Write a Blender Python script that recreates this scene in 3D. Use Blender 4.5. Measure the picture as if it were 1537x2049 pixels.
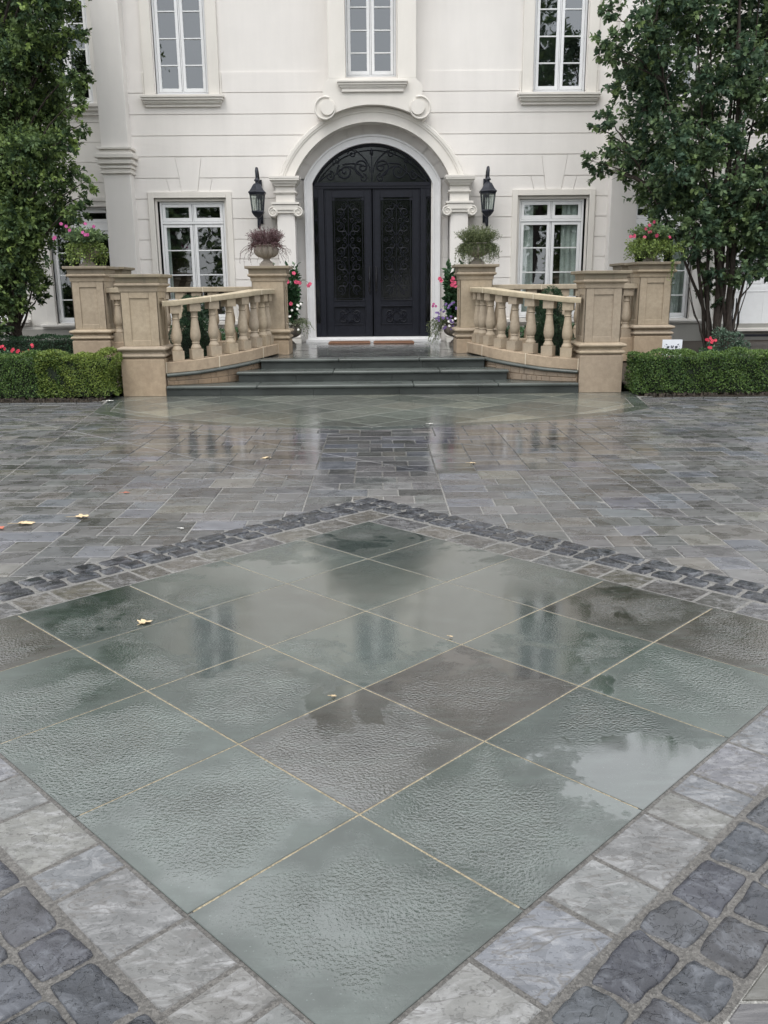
import bpy, math, random
import numpy as np
from mathutils import Vector, Matrix, noise

sc = bpy.context.scene
for _o in list(bpy.data.objects):
    bpy.data.objects.remove(_o, do_unlink=True)
R = math.radians
rnd = random.Random(11)

# ------------------------------------------------------------------ camera
cam_d = bpy.data.cameras.new("camera")
cam = bpy.data.objects.new("camera", cam_d)
sc.collection.objects.link(cam)
sc.camera = cam
cam_d.sensor_fit = 'VERTICAL'
cam_d.sensor_height = 36.0
cam_d.lens = 36.0 * 1743.2 / 2049.0
cam_d.clip_start = 0.05
cam_d.clip_end = 600.0
_p, _r, _y = R(14.285), R(-0.462), R(0.382)
_f = Vector((math.sin(_y) * math.cos(_p), math.cos(_y) * math.cos(_p), -math.sin(_p)))
_rt = Vector((math.cos(_y), -math.sin(_y), 0))
_up = _rt.cross(_f)
_r2 = math.cos(_r) * _rt + math.sin(_r) * _up
_u2 = -math.sin(_r) * _rt + math.cos(_r) * _up
_m = Matrix((_r2, _u2, -_f)).transposed().to_4x4()
_m.translation = Vector((0.0663, 0.0, 1.536))
cam.matrix_world = _m

# ------------------------------------------------------------------ light: overcast, after rain
SUN_EL, SUN_AZ = 58.0, 200.0
world = bpy.data.worlds.new("World")
sc.world = world
world.use_nodes = True
wn, wl = world.node_tree.nodes, world.node_tree.links
wn.clear()
wo = wn.new('ShaderNodeOutputWorld')
bg = wn.new('ShaderNodeBackground')
bg.inputs['Strength'].default_value = 0.10
sky = wn.new('ShaderNodeTexSky')
sky.sky_type = 'NISHITA'
sky.sun_disc = False
sky.sun_elevation = R(SUN_EL)
sky.sun_rotation = R(SUN_AZ)
sky.air_density = 1.0
sky.dust_density = 3.0
tc = wn.new('ShaderNodeTexCoord')
sp = wn.new('ShaderNodeSeparateXYZ')
wl.new(tc.outputs['Generated'], sp.inputs[0])
rz = wn.new('ShaderNodeMapRange')
rz.inputs['From Min'].default_value = 0.0
rz.inputs['From Max'].default_value = 1.0
rz.inputs['To Min'].default_value = 7.0
rz.inputs['To Max'].default_value = 14.5
wl.new(sp.outputs['Z'], rz.inputs['Value'])
cn = wn.new('ShaderNodeTexNoise')
cn.inputs['Scale'].default_value = 2.2
cn.inputs['Detail'].default_value = 5.0
wl.new(tc.outputs['Generated'], cn.inputs['Vector'])
cr = wn.new('ShaderNodeMapRange')
cr.inputs['From Min'].default_value = 0.3
cr.inputs['From Max'].default_value = 0.7
cr.inputs['To Min'].default_value = 0.82
cr.inputs['To Max'].default_value = 1.15
wl.new(cn.outputs['Fac'], cr.inputs['Value'])
mu = wn.new('ShaderNodeMath'); mu.operation = 'MULTIPLY'
wl.new(rz.outputs[0], mu.inputs[0]); wl.new(cr.outputs[0], mu.inputs[1])
cm = wn.new('ShaderNodeCombineColor')
for _i, _k in enumerate((0.985, 1.0, 1.018)):
    q = wn.new('ShaderNodeMath'); q.operation = 'MULTIPLY'
    q.inputs[1].default_value = _k
    wl.new(mu.outputs[0], q.inputs[0]); wl.new(q.outputs[0], cm.inputs[_i])
mx = wn.new('ShaderNodeMix'); mx.data_type = 'RGBA'
mx.inputs['Factor'].default_value = 0.85
wl.new(sky.outputs[0], mx.inputs['A']); wl.new(cm.outputs[0], mx.inputs['B'])
wl.new(mx.outputs['Result'], bg.inputs['Color'])
wl.new(bg.outputs[0], wo.inputs['Surface'])

sun_d = bpy.data.lights.new("sun", 'SUN')
sun_d.energy = 0.6
sun_d.angle = R(25)
sun_d.color = (1.0, 0.965, 0.91)
sun = bpy.data.objects.new("sun", sun_d)
sc.collection.objects.link(sun)
sun.rotation_euler = (R(90 - SUN_EL), 0, R(180 - SUN_AZ))

sc.view_settings.view_transform = 'Standard'
sc.view_settings.look = 'None'
sc.view_settings.gamma = 1.0
sc.view_settings.use_curve_mapping = False
sc.view_settings.exposure = 0.88
sc.cycles.max_bounces = 6
sc.cycles.diffuse_bounces = 3
sc.cycles.glossy_bounces = 3
sc.cycles.transmission_bounces = 4
sc.cycles.transparent_max_bounces = 8
sc.cycles.use_denoising = True
sc.cycles.sample_clamp_indirect = 6.0

# ------------------------------------------------------------------ object helpers
def world_loc(o):
    v = Vector((0, 0, 0))
    while o is not None:
        v += o.location
        o = o.parent
    return v

def tag(o, label=None, cat=None, group=None, kind=None):
    if label: o['label'] = label
    if cat: o['category'] = cat
    if group: o['group'] = group
    if kind: o['kind'] = kind
    return o

def thing(name, label, cat, loc=(0, 0, 0), group=None):
    o = bpy.data.objects.new(name, None)
    o.empty_display_size = 0.2
    sc.collection.objects.link(o)
    o.location = loc
    return tag(o, label, cat, group)

def children(o):
    return [c for c in bpy.data.objects if c.parent == o]

def copy_tree(o, parent=None):
    c = o.copy()
    sc.collection.objects.link(c)
    c.parent = parent
    for ch in children(o):
        if ch != c:
            copy_tree(ch, c)
    return c

def dup(o, loc, label, group=None, rotz=None, scale=None):
    c = copy_tree(o)
    c.location = loc
    c['label'] = label
    if group: c['group'] = group
    if rotz is not None: c.rotation_euler = (0, 0, rotz)
    if scale is not None: c.scale = scale
    return c

class MB:
    def __init__(s):
        s.v = []; s.f = []; s.t = []
    def add(s, vs, fs, tint=None):
        b = len(s.v)
        s.v += [tuple(p) for p in vs]
        for f in fs:
            s.f.append(tuple(b + i for i in f)); s.t.append(tint)
        return s
    def box(s, x0, x1, y0, y1, z0, z1, tint=None):
        if x0 > x1: x0, x1 = x1, x0
        if y0 > y1: y0, y1 = y1, y0
        vs = [(x0,y0,z0),(x1,y0,z0),(x1,y1,z0),(x0,y1,z0),(x0,y0,z1),(x1,y0,z1),(x1,y1,z1),(x0,y1,z1)]
        return s.add(vs, [(0,3,2,1),(4,5,6,7),(0,1,5,4),(1,2,6,5),(2,3,7,6),(3,0,4,7)], tint)
    def obox(s, c, ang, lx, ly, z0, z1, tint=None):      # box turned about z
        ca, sa = math.cos(ang), math.sin(ang)
        q = [(c[0]+a*lx/2*ca-b*ly/2*sa, c[1]+a*lx/2*sa+b*ly/2*ca) for a, b in ((-1,-1),(1,-1),(1,1),(-1,1))]
        vs = [(x,y,z0) for x,y in q] + [(x,y,z1) for x,y in q]
        return s.add(vs, [(0,3,2,1),(4,5,6,7),(0,1,5,4),(1,2,6,5),(2,3,7,6),(3,0,4,7)], tint)
    def prism_y(s, poly, y0, y1, tint=None, bev=0.0):     # poly in (x,z), front at y0 < y1
        if area2(poly) < 0: poly = poly[::-1]
        n = len(poly)
        if bev > 0:
            q = inset(poly, bev)
            vs = [(x,y0,z) for x,z in q] + [(x,y0+bev,z) for x,z in poly] + [(x,y1,z) for x,z in poly]
            fs = [tuple(range(n))]
            for i in range(n):
                j = (i+1) % n
                fs += [(i, n+i, n+j, j), (n+i, 2*n+i, 2*n+j, n+j)]
        else:
            vs = [(x,y0,z) for x,z in poly] + [(x,y1,z) for x,z in poly]
            fs = [tuple(range(n)), tuple(range(2*n-1, n-1, -1))]
            for i in range(n):
                j = (i+1) % n
                fs.append((i, n+i, n+j, j))
        return s.add(vs, fs, tint)
    def lathe(s, prof, c=(0,0,0), n=20, tint=None, lobes=0, lobe_amp=0.0, lobe_rng=None, caps=True):
        vs = []; fs = []
        for r, z in prof:
            for k in range(n):
                a = 2*math.pi*(k+0.5)/n
                rr = r
                if lobes and lobe_rng and lobe_rng[0] <= z <= lobe_rng[1]:
                    rr = r*(1 + lobe_amp*(abs(math.cos(a*lobes/2))-0.5))
                vs.append((c[0]+rr*math.cos(a), c[1]+rr*math.sin(a), c[2]+z))
        m = len(prof)
        for i in range(m-1):
            for k in range(n):
                k2 = (k+1) % n
                fs.append((i*n+k, i*n+k2, (i+1)*n+k2, (i+1)*n+k))
        if caps:
            fs.append(tuple(range(n-1, -1, -1)))
            fs.append(tuple((m-1)*n+k for k in range(n)))
        return s.add(vs, fs, tint)
    def square(s, prof, c=(0,0,0), tint=None):            # square plan moulding profile (half width, z)
        vs = []; fs = []
        for r, z in prof:
            vs += [(c[0]-r,c[1]-r,c[2]+z),(c[0]+r,c[1]-r,c[2]+z),(c[0]+r,c[1]+r,c[2]+z),(c[0]-r,c[1]+r,c[2]+z)]
        m = len(prof)
        for i in range(m-1):
            for k in range(4):
                k2 = (k+1) % 4
                fs.append((i*4+k, i*4+k2, (i+1)*4+k2, (i+1)*4+k))
        fs.append((3,2,1,0)); fs.append(tuple((m-1)*4+k for k in range(4)))
        return s.add(vs, fs, tint)
    def tube(s, pts, rad, n=8, tint=None):
        pts = [Vector(p) for p in pts]
        if not isinstance(rad, (list, tuple)): rad = [rad]*len(pts)
        vs = []; fs = []
        prev = None
        for i, p in enumerate(pts):
            a = pts[max(i-1,0)]; b = pts[min(i+1,len(pts)-1)]
            t = (b-a)
            t = t.normalized() if t.length > 1e-9 else Vector((0,0,1))
            ref = prev if prev is not None else (Vector((0,0,1)) if abs(t.z) < 0.9 else Vector((1,0,0)))
            u = (ref - t*ref.dot(t))
            u = u.normalized() if u.length > 1e-6 else t.orthogonal().normalized()
            prev = u
            w = t.cross(u)
            for k in range(n):
                an = 2*math.pi*k/n
                vs.append(p + (u*math.cos(an) + w*math.sin(an))*rad[i])
        for i in range(len(pts)-1):
            for k in range(n):
                k2 = (k+1) % n
                fs.append((i*n+k, i*n+k2, (i+1)*n+k2, (i+1)*n+k))
        fs.append(tuple(range(n-1,-1,-1))); fs.append(tuple((len(pts)-1)*n+k for k in range(n)))
        return s.add(vs, fs, tint)
    def sweep(s, path, prof, tint=None, closed_prof=True):  # path [(x,y,z)], prof [(off,dz)], off = to the right of travel
        vs = []; fs = []
        m = len(prof)
        for i, p in enumerate(path):
            a = path[max(i-1,0)]; b = path[min(i+1,len(path)-1)]
            dx, dy = b[0]-a[0], b[1]-a[1]
            l = math.hypot(dx, dy) or 1
            nx, ny = dy/l, -dx/l
            for o, dz in prof:
                vs.append((p[0]+nx*o, p[1]+ny*o, p[2]+dz))
        for i in range(len(path)-1):
            for k in range(m if closed_prof else m-1):
                k2 = (k+1) % m
                fs.append((i*m+k, (i+1)*m+k, (i+1)*m+k2, i*m+k2))
        if closed_prof:
            fs.append(tuple(range(m))); fs.append(tuple((len(path)-1)*m+k for k in range(m-1,-1,-1)))
        return s.add(vs, fs, tint)
    def build(s, name, mat, parent=None, local=False, smooth=None, bev=0.0, bseg=2):
        me = bpy.data.meshes.new(name)
        me.from_pydata(s.v, [], s.f)
        if any(t is not None for t in s.t):
            at = me.color_attributes.new("tint", 'FLOAT_COLOR', 'CORNER')
            col = np.ones((len(me.loops), 4), np.float32)
            k = 0
            for f, t in zip(s.f, s.t):
                if t is not None: col[k:k+len(f), :3] = t
                k += len(f)
            at.data.foreach_set('color', col.ravel())
        me.materials.append(mat)
        me.update()
        o = bpy.data.objects.new(name, me)
        sc.collection.objects.link(o)
        if parent is not None:
            o.parent = parent
            if not local: o.location = -world_loc(parent)
        if bev > 0:
            md = o.modifiers.new("bevel", 'BEVEL'); md.width = bev; md.segments = bseg
            md.limit_method = 'ANGLE'; md.angle_limit = R(35); md.harden_normals = False
        if smooth:
            me.polygons.foreach_set('use_smooth', [True]*len(me.polygons))
            me.set_sharp_from_angle(angle=R(smooth))
        return o

def area2(p):
    return sum(p[i][0]*p[(i+1)%len(p)][1]-p[(i+1)%len(p)][0]*p[i][1] for i in range(len(p)))

def clip_half(poly, n, d):            # keep n.p <= d
    out = []
    for i in range(len(poly)):
        a, b = poly[i], poly[(i+1)%len(poly)]
        da, db = n[0]*a[0]+n[1]*a[1]-d, n[0]*b[0]+n[1]*b[1]-d
        if da <= 1e-9: out.append(a)
        if (da < -1e-9 and db > 1e-9) or (da > 1e-9 and db < -1e-9):
            t = da/(da-db)
            out.append((a[0]+t*(b[0]-a[0]), a[1]+t*(b[1]-a[1])))
    return out

def planes(conv):                     # outward half planes of a convex polygon
    if area2(conv) < 0: conv = conv[::-1]
    r = []
    for i in range(len(conv)):
        a, b = conv[i], conv[(i+1)%len(conv)]
        n = (b[1]-a[1], -(b[0]-a[0])); l = math.hypot(*n)
        if l < 1e-9: continue
        n = (n[0]/l, n[1]/l)
        r.append((n, n[0]*a[0]+n[1]*a[1]))
    return r

def subtract(polys, conv):
    out = []
    pl = planes(conv)
    for p in polys:
        rest = p
        for n, d in pl:
            o = clip_half(rest, (-n[0],-n[1]), -d)
            if len(o) >= 3 and abs(area2(o)) > 2e-4: out.append(o)
            rest = clip_half(rest, n, d)
            if len(rest) < 3: break
    return out

def intersect(p, conv):
    for n, d in planes(conv):
        p = clip_half(p, n, d)
        if len(p) < 3: return []
    return p if abs(area2(p)) > 2e-4 else []

def inset(poly, k):
    if area2(poly) < 0: poly = poly[::-1]
    q = poly
    n = len(poly)
    out = []
    for i in range(n):
        p0, p1, p2 = poly[i-1], poly[i], poly[(i+1)%n]
        a = (p1[0]-p0[0], p1[1]-p0[1]); b = (p2[0]-p1[0], p2[1]-p1[1])
        la = math.hypot(*a) or 1e-9; lb = math.hypot(*b) or 1e-9
        na = (-a[1]/la, a[0]/la); nb = (-b[1]/lb, b[0]/lb)
        m = (na[0]+nb[0], na[1]+nb[1]); ml = m[0]*m[0]+m[1]*m[1]
        if ml < 0.25: m = na; ml = 2.0
        s = 2.0/ml
        out.append((p1[0]+m[0]*k*s, p1[1]+m[1]*k*s))
    return out

def dedupe(p):
    out = []
    for q in p:
        if not out or math.hypot(q[0]-out[-1][0], q[1]-out[-1][1]) > 0.012: out.append(q)
    while len(out) > 1 and math.hypot(out[0][0]-out[-1][0], out[0][1]-out[-1][1]) <= 0.012: out.pop()
    return out

# ------------------------------------------------------------------ material helpers
class G:
    def __init__(s, name):
        s.m = bpy.data.materials.new(name); s.m.use_nodes = True
        s.t = s.m.node_tree; s.t.nodes.clear()
        s.out = s.t.nodes.new('ShaderNodeOutputMaterial')
        s.b = s.t.nodes.new('ShaderNodeBsdfPrincipled')
        s.t.links.new(s.b.outputs[0], s.out.inputs['Surface'])
        s.tc = s.t.nodes.new('ShaderNodeTexCoord')
        s.P = s.tc.outputs['Object']
    def put(s, sock, v):
        if isinstance(v, bpy.types.NodeSocket): s.t.links.new(v, sock)
        elif v is not None:
            if isinstance(v, tuple) and len(v) == 3 and sock.type == 'RGBA': v = (*v, 1.0)
            sock.default_value = v
    def map(s, scale=(1,1,1), rot=(0,0,0), vec=None):
        n = s.t.nodes.new('ShaderNodeMapping')
        n.inputs['Scale'].default_value = scale; n.inputs['Rotation'].default_value = rot
        s.put(n.inputs['Vector'], vec or s.P); return n.outputs[0]
    def noise(s, scale, detail=3.0, rough=0.55, vec=None, dist=0.0):
        n = s.t.nodes.new('ShaderNodeTexNoise')
        n.inputs['Scale'].default_value = scale; n.inputs['Detail'].default_value = detail
        n.inputs['Roughness'].default_value = rough; n.inputs['Distortion'].default_value = dist
        s.put(n.inputs['Vector'], vec or s.P); return n.outputs['Fac']
    def voro(s, scale, feature='F1', vec=None, out='Distance', rand=1.0):
        n = s.t.nodes.new('ShaderNodeTexVoronoi'); n.feature = feature
        n.inputs['Scale'].default_value = scale; n.inputs['Randomness'].default_value = rand
        s.put(n.inputs['Vector'], vec or s.P); return n.outputs[out]
    def rng(s, v, a, b, c=0.0, d=1.0, smooth=False):
        n = s.t.nodes.new('ShaderNodeMapRange')
        if smooth: n.interpolation_type = 'SMOOTHSTEP'
        n.inputs['From Min'].default_value = a; n.inputs['From Max'].default_value = b
        s.put(n.inputs['To Min'], c); s.put(n.inputs['To Max'], d)
        s.put(n.inputs['Value'], v); return n.outputs[0]
    def math(s, op, a, b=None):
        n = s.t.nodes.new('ShaderNodeMath'); n.operation = op
        s.put(n.inputs[0], a)
        if b is not None: s.put(n.inputs[1], b)
        return n.outputs[0]
    def mix(s, f, a, b, mode='MIX'):
        n = s.t.nodes.new('ShaderNodeMix'); n.data_type = 'RGBA'; n.blend_type = mode
        s.put(n.inputs['Factor'], f); s.put(n.inputs['A'], a); s.put(n.inputs['B'], b)
        return n.outputs['Result']
    def attr(s, name='tint'):
        n = s.t.nodes.new('ShaderNodeAttribute'); n.attribute_name = name; return n.outputs['Color']
    def xyz(s, vec=None):
        n = s.t.nodes.new('ShaderNodeSeparateXYZ'); s.put(n.inputs[0], vec or s.P); return n.outputs
    def bump(s, h, strength=0.5, dist=0.01, normal=None):
        n = s.t.nodes.new('ShaderNodeBump')
        s.put(n.inputs['Strength'], strength); n.inputs['Distance'].default_value = dist
        s.put(n.inputs['Height'], h)
        if normal is not None: s.put(n.inputs['Normal'], normal)
        return n.outputs[0]
    def scalecol(s, col, f):            # colour times a scalar
        n = s.t.nodes.new('ShaderNodeVectorMath'); n.operation = 'SCALE'
        s.put(n.inputs[0], col); s.put(n.inputs['Scale'], f); return n.outputs[0]
    def fin(s, color=None, rough=None, normal=None, spec=None, ior=None, metal=None, coat=None):
        s.put(s.b.inputs['Base Color'], color); s.put(s.b.inputs['Roughness'], rough)
        if normal is not None: s.put(s.b.inputs['Normal'], normal)
        if spec is not None: s.put(s.b.inputs['Specular IOR Level'], spec)
        if ior is not None: s.put(s.b.inputs['IOR'], ior)
        if coat is not None:
            s.put(s.b.inputs['Coat Weight'], coat); s.put(s.b.inputs['Coat Roughness'], rough)
            if normal is not None: s.put(s.b.inputs['Coat Normal'], normal)
        if metal is not None: s.put(s.b.inputs['Metallic'], metal)
        return s.m

def simple(name, col, rough=0.6, var=0.12, scale=8.0, bump=0.0, bscale=60.0, metal=0.0, spec=0.5):
    g = G(name)
    n = g.noise(scale, 4.0)
    c = g.scalecol(col if len(col) == 4 else (*col,), g.rng(n, 0.3, 0.7, 1-var, 1+var))
    nb = g.bump(g.noise(bscale, 3.0), bump, 0.004) if bump > 0 else None
    return g.fin(c, rough, nb, spec=spec, metal=metal)

def m_stucco(name, col, dirt=0.06):
    g = G(name)
    n = g.noise(0.9, 5.0, 0.6)
    v = g.noise(3.0, 4.0, 0.6, vec=g.map((1.0, 1.0, 0.12)))       # faint rain streaks
    f = g.math('MULTIPLY', g.rng(n, 0.3, 0.7, 1-dirt, 1.02), g.rng(v, 0.35, 0.75, 1.02, 1-dirt))
    c = g.scalecol(col, f)
    nb = g.bump(g.noise(130, 3.0), 0.18, 0.003)
    return g.fin(c, 0.75, nb, spec=0.3)

def m_limestone(name, col, dark, amount, lich=0.0):
    g = G(name)
    n = g.noise(2.6, 6.0, 0.62, dist=0.4)
    n2 = g.noise(17.0, 5.0, 0.65)
    st = g.noise(4.0, 4.0, 0.6, vec=g.map((1, 1, 0.16)))
    c = g.mix(g.rng(n, 0.36, 0.7, 0.0, amount), col, dark)
    c = g.mix(g.rng(st, 0.56, 0.75, 0.0, amount*0.8), c, tuple(k*0.72 for k in dark))
    if lich > 0:
        c = g.mix(g.rng(n2, 0.5, 0.66, 0.0, lich), c, (0.17, 0.165, 0.10))
    oi = g.t.nodes.new('ShaderNodeObjectInfo')
    c = g.mix(g.rng(oi.outputs['Random'], 0.0, 1.0, 0.0, 0.45), c, (0.39, 0.33, 0.27))
    c = g.scalecol(c, g.rng(oi.outputs['Random'], 0.0, 1.0, 1.06, 0.92))
    c = g.scalecol(c, g.math('MULTIPLY', g.rng(n2, 0.3, 0.7, 0.88, 1.10), g.rng(g.noise(0.8, 3.0), 0.35, 0.65, 0.90, 1.08)))
    pit = g.rng(g.noise(75, 3.0, 0.6), 0.62, 0.70, 0.0, 0.35)
    c = g.mix(pit, c, tuple(k*0.55 for k in dark))
    nb = g.bump(g.noise(90, 4.0, 0.7), 0.3, 0.003)
    return g.fin(c, g.rng(n, 0.3, 0.7, 0.55, 0.75), nb, spec=0.35)

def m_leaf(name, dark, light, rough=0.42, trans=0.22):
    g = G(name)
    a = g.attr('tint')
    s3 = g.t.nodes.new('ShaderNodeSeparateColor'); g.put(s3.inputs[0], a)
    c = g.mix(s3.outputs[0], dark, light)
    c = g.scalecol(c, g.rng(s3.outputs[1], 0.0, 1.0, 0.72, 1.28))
    g.fin(c, rough, spec=0.3)
    tr = g.t.nodes.new('ShaderNodeBsdfTranslucent'); g.put(tr.inputs['Color'], g.scalecol(c, 1.1))
    ms = g.t.nodes.new('ShaderNodeMixShader'); ms.inputs[0].default_value = trans
    g.t.links.new(g.b.outputs[0], ms.inputs[1]); g.t.links.new(tr.outputs[0], ms.inputs[2])
    g.t.links.new(ms.outputs[0], g.out.inputs['Surface'])
    return g.m

def m_wet_slab():
    g = G("wet_bluestone_slab")
    x, y, z = g.xyz()
    k = 1/(math.sqrt(2)*0.6096)
    yo = g.math('SUBTRACT', y, 1.469)
    u = g.math('MULTIPLY', g.math('ADD', x, yo), k)
    v = g.math('MULTIPLY', g.math('SUBTRACT', yo, x), k)
    def edge(q):
        f = g.math('FRACT', q)
        return g.math('MINIMUM', f, g.math('SUBTRACT', 1.0, f))
    e = g.math('MINIMUM', edge(u), edge(v))
    big = g.noise(1.7, 3.0, 0.5)
    em = g.math('ADD', e, g.rng(g.noise(2.6, 4.0, 0.6), 0.3, 0.7, -0.16, 0.34))
    cen = g.rng(em, 0.02, 0.34, 0.0, 1.0, True)
    calm = g.rng(g.noise(1.1, 2.0), 0.58, 0.66, 1.0, 0.12, True)
    cen = g.math('MULTIPLY', cen, calm)
    # one real puddle on the slabs, mirror-flat
    pd = g.t.nodes.new('ShaderNodeVectorMath'); pd.operation = 'LENGTH'
    g.put(pd.inputs[0], g.map((1.9, 2.6, 0.0), vec=None))
    pm = g.t.nodes.new('ShaderNodeMapping'); pm.vector_type = 'POINT'
    pm.inputs['Location'].default_value = (-0.98*1.9, -2.56*2.6, 0); pm.inputs['Scale'].default_value = (1.9, 2.6, 0)
    g.put(pm.inputs['Vector'], g.P); g.put(pd.inputs[0], pm.outputs[0])
    pl = g.math('ADD', pd.outputs['Value'], g.rng(g.noise(5.0, 4.0, 0.6), 0.3, 0.7, -0.22, 0.22))
    pool = g.rng(g.math('ADD', pl, g.rng(g.noise(38.0, 2.0), 0.3, 0.7, -0.07, 0.07)), 0.58, 0.84, 1.0, 0.0, True)
    cen = g.math('MULTIPLY', cen, g.math('SUBTRACT', 1.0, pool))
    # shallow still film over the middle and far slabs
    p2 = g.t.nodes.new('ShaderNodeMapping'); p2.inputs['Location'].default_value = (0, -4.3*0.72, 0); p2.inputs['Scale'].default_value = (0.62, 0.72, 0)
    g.put(p2.inputs['Vector'], g.P)
    v2 = g.t.nodes.new('ShaderNodeVectorMath'); v2.operation = 'LENGTH'; g.put(v2.inputs[0], p2.outputs[0])
    film = g.rng(g.math('ADD', v2.outputs['Value'], g.rng(g.noise(1.9, 5.0, 0.6, dist=0.4), 0.3, 0.7, -0.50, 0.50)), 0.62, 0.86, 1.0, 0.0, True)
    cen = g.math('MULTIPLY', cen, g.math('SUBTRACT', 1.0, g.math('MULTIPLY', film, 0.93)))
    # rain-beaded film: little dimpled cells, edges of the slabs drain dry and smooth
    rp = g.noise(92.0, 2.0, 0.5, dist=0.2)
    rp = g.rng(rp, 0.30, 0.70, 0.0, 1.0)
    fine = g.noise(170.0, 2.0)
    big2 = g.noise(6.0, 4.0, 0.6)
    col = g.attr('tint')
    col = g.scalecol(col, g.math('MULTIPLY', g.rng(big2, 0.3, 0.7, 0.80, 1.18), g.rng(g.noise(1.9, 4.0, 0.6), 0.3, 0.7, 0.82, 1.16)))
    cl = g.noise(9.0, 5.0, 0.7, vec=g.map((0.5, 2.2, 1.0), rot=(0, 0, 0.3)))
    col = g.mix(g.rng(cl, 0.50, 0.74, 0.0, 0.30), col, (0.105, 0.135, 0.122))
    spk = g.rng(g.noise(120, 2.0), 0.66, 0.74, 0.0, 0.25)
    col = g.mix(spk, col, (0.24, 0.29, 0.28))
    rough = g.rng(cen, 0.0, 1.0, 0.27, 0.05)
    rough = g.math('ADD', rough, g.rng(big, 0.35, 0.65, -0.04, 0.06))
    rough = g.math('MINIMUM', rough, g.rng(pool, 0.0, 1.0, 1.0, 0.02))
    rough = g.math('MINIMUM', rough, g.rng(film, 0.0, 1.0, 1.0, 0.05))
    b1 = g.bump(fine, 0.05, 0.001)
    b2 = g.bump(rp, g.math('MULTIPLY', cen, g.rng(g.noise(2.3, 3.0), 0.38, 0.60, 0.25, 0.85)), 0.0024, b1)
    und = g.bump(g.noise(3.2, 2.0), 0.07, 0.012, b2)
    wet = g.math('MAXIMUM', g.math('MAXIMUM', cen, pool), film)
    return g.fin(col, rough, und, spec=g.rng(wet, 0.0, 1.0, 0.75, 1.0), coat=g.rng(wet, 0.0, 1.0, 0.25, 0.62))

def m_wet_paver(name, wet=0.5, grain=1.0, blobs=0.0, light=(0.45, 0.45, 0.46), veins=0.0, spec=0.5, rlo=0.12, rhi=0.5, cleft=(0.35, 2.4, 1.0), pool=False):
    g = G(name)
    col = g.attr('tint')
    a3 = g.t.nodes.new('ShaderNodeSeparateColor')
    big = g.noise(0.7, 4.0, 0.6)
    mid = g.noise(7.0, 6.0, 0.66, dist=0.5)
    st = g.noise(11.0, 6.0, 0.7, vec=g.map(cleft), dist=1.2)
    col = g.scalecol(col, g.math('MULTIPLY', g.rng(mid, 0.28, 0.72, 0.72, 1.28), g.rng(big, 0.3, 0.7, 0.86, 1.12)))
    col = g.mix(g.rng(st, 0.48, 0.72, 0.0, 0.42*grain), col, light)
    if veins > 0:
        vn = g.math('ABSOLUTE', g.math('SUBTRACT', g.noise(5.0, 4.0, 0.6, vec=g.map((0.6, 1.7, 1.0), rot=(0,0,0.8)), dist=0.9), 0.5))
        col = g.mix(g.rng(vn, 0.0, 0.02, veins, 0.0, True), col, (0.10, 0.095, 0.09))
    film = g.noise(5.5, 4.0, 0.55, dist=0.3)
    wetm = g.rng(film, 0.62-wet*0.3, 0.72-wet*0.3, 0.0, 1.0, True)
    if pool:                                              # the low part of the court before the steps holds a film of water
        pm = g.t.nodes.new('ShaderNodeMapping'); pm.inputs['Location'].default_value = (0, -9.6*0.34, 0); pm.inputs['Scale'].default_value = (0.27, 0.34, 0)
        g.put(pm.inputs['Vector'], g.P)
        pv = g.t.nodes.new('ShaderNodeVectorMath'); pv.operation = 'LENGTH'; g.put(pv.inputs[0], pm.outputs[0])
        lo = g.rng(g.math('ADD', pv.outputs['Value'], g.rng(g.noise(1.4, 5.0, 0.65), 0.3, 0.7, -0.45, 0.45)), 0.55, 1.0, 1.0, 0.0, True)
        wetm = g.math('MAXIMUM', wetm, lo)
    rough = g.rng(wetm, 0.0, 1.0, rhi, rlo)
    if pool: rough = g.rng(lo, 0.0, 1.0, rough, 0.085)
    h = g.math('ADD', g.math('MULTIPLY', st, 0.6), g.math('MULTIPLY', g.noise(60, 5.0, 0.7), 0.5))
    nb = g.bump(h, g.rng(lo if pool else wetm, 0.0, 1.0, 0.55*grain, (0.06 if pool else 0.26)*grain), 0.006)
    if blobs > 0:                                             # standing drops and little pools with raised edges
        d1 = g.noise(62.0, 2.0, 0.45, dist=0.3)
        d1 = g.rng(d1, 0.615, 0.64, 0.0, 1.0, True)
        d2 = g.rng(g.noise(19.0, 3.0, 0.5, dist=0.5), 0.57, 0.585, 0.0, 1.0, True)
        dd = g.math('MAXIMUM', d1, d2)
        nb = g.bump(dd, blobs, 0.004, nb)
        rough = g.math('MINIMUM', rough, g.rng(dd, 0.0, 1.0, 1.0, 0.05))
        col = g.scalecol(col, g.rng(dd, 0.0, 1.0, 1.0, 0.80))
    return g.fin(col, rough, nb, spec=spec)

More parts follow.
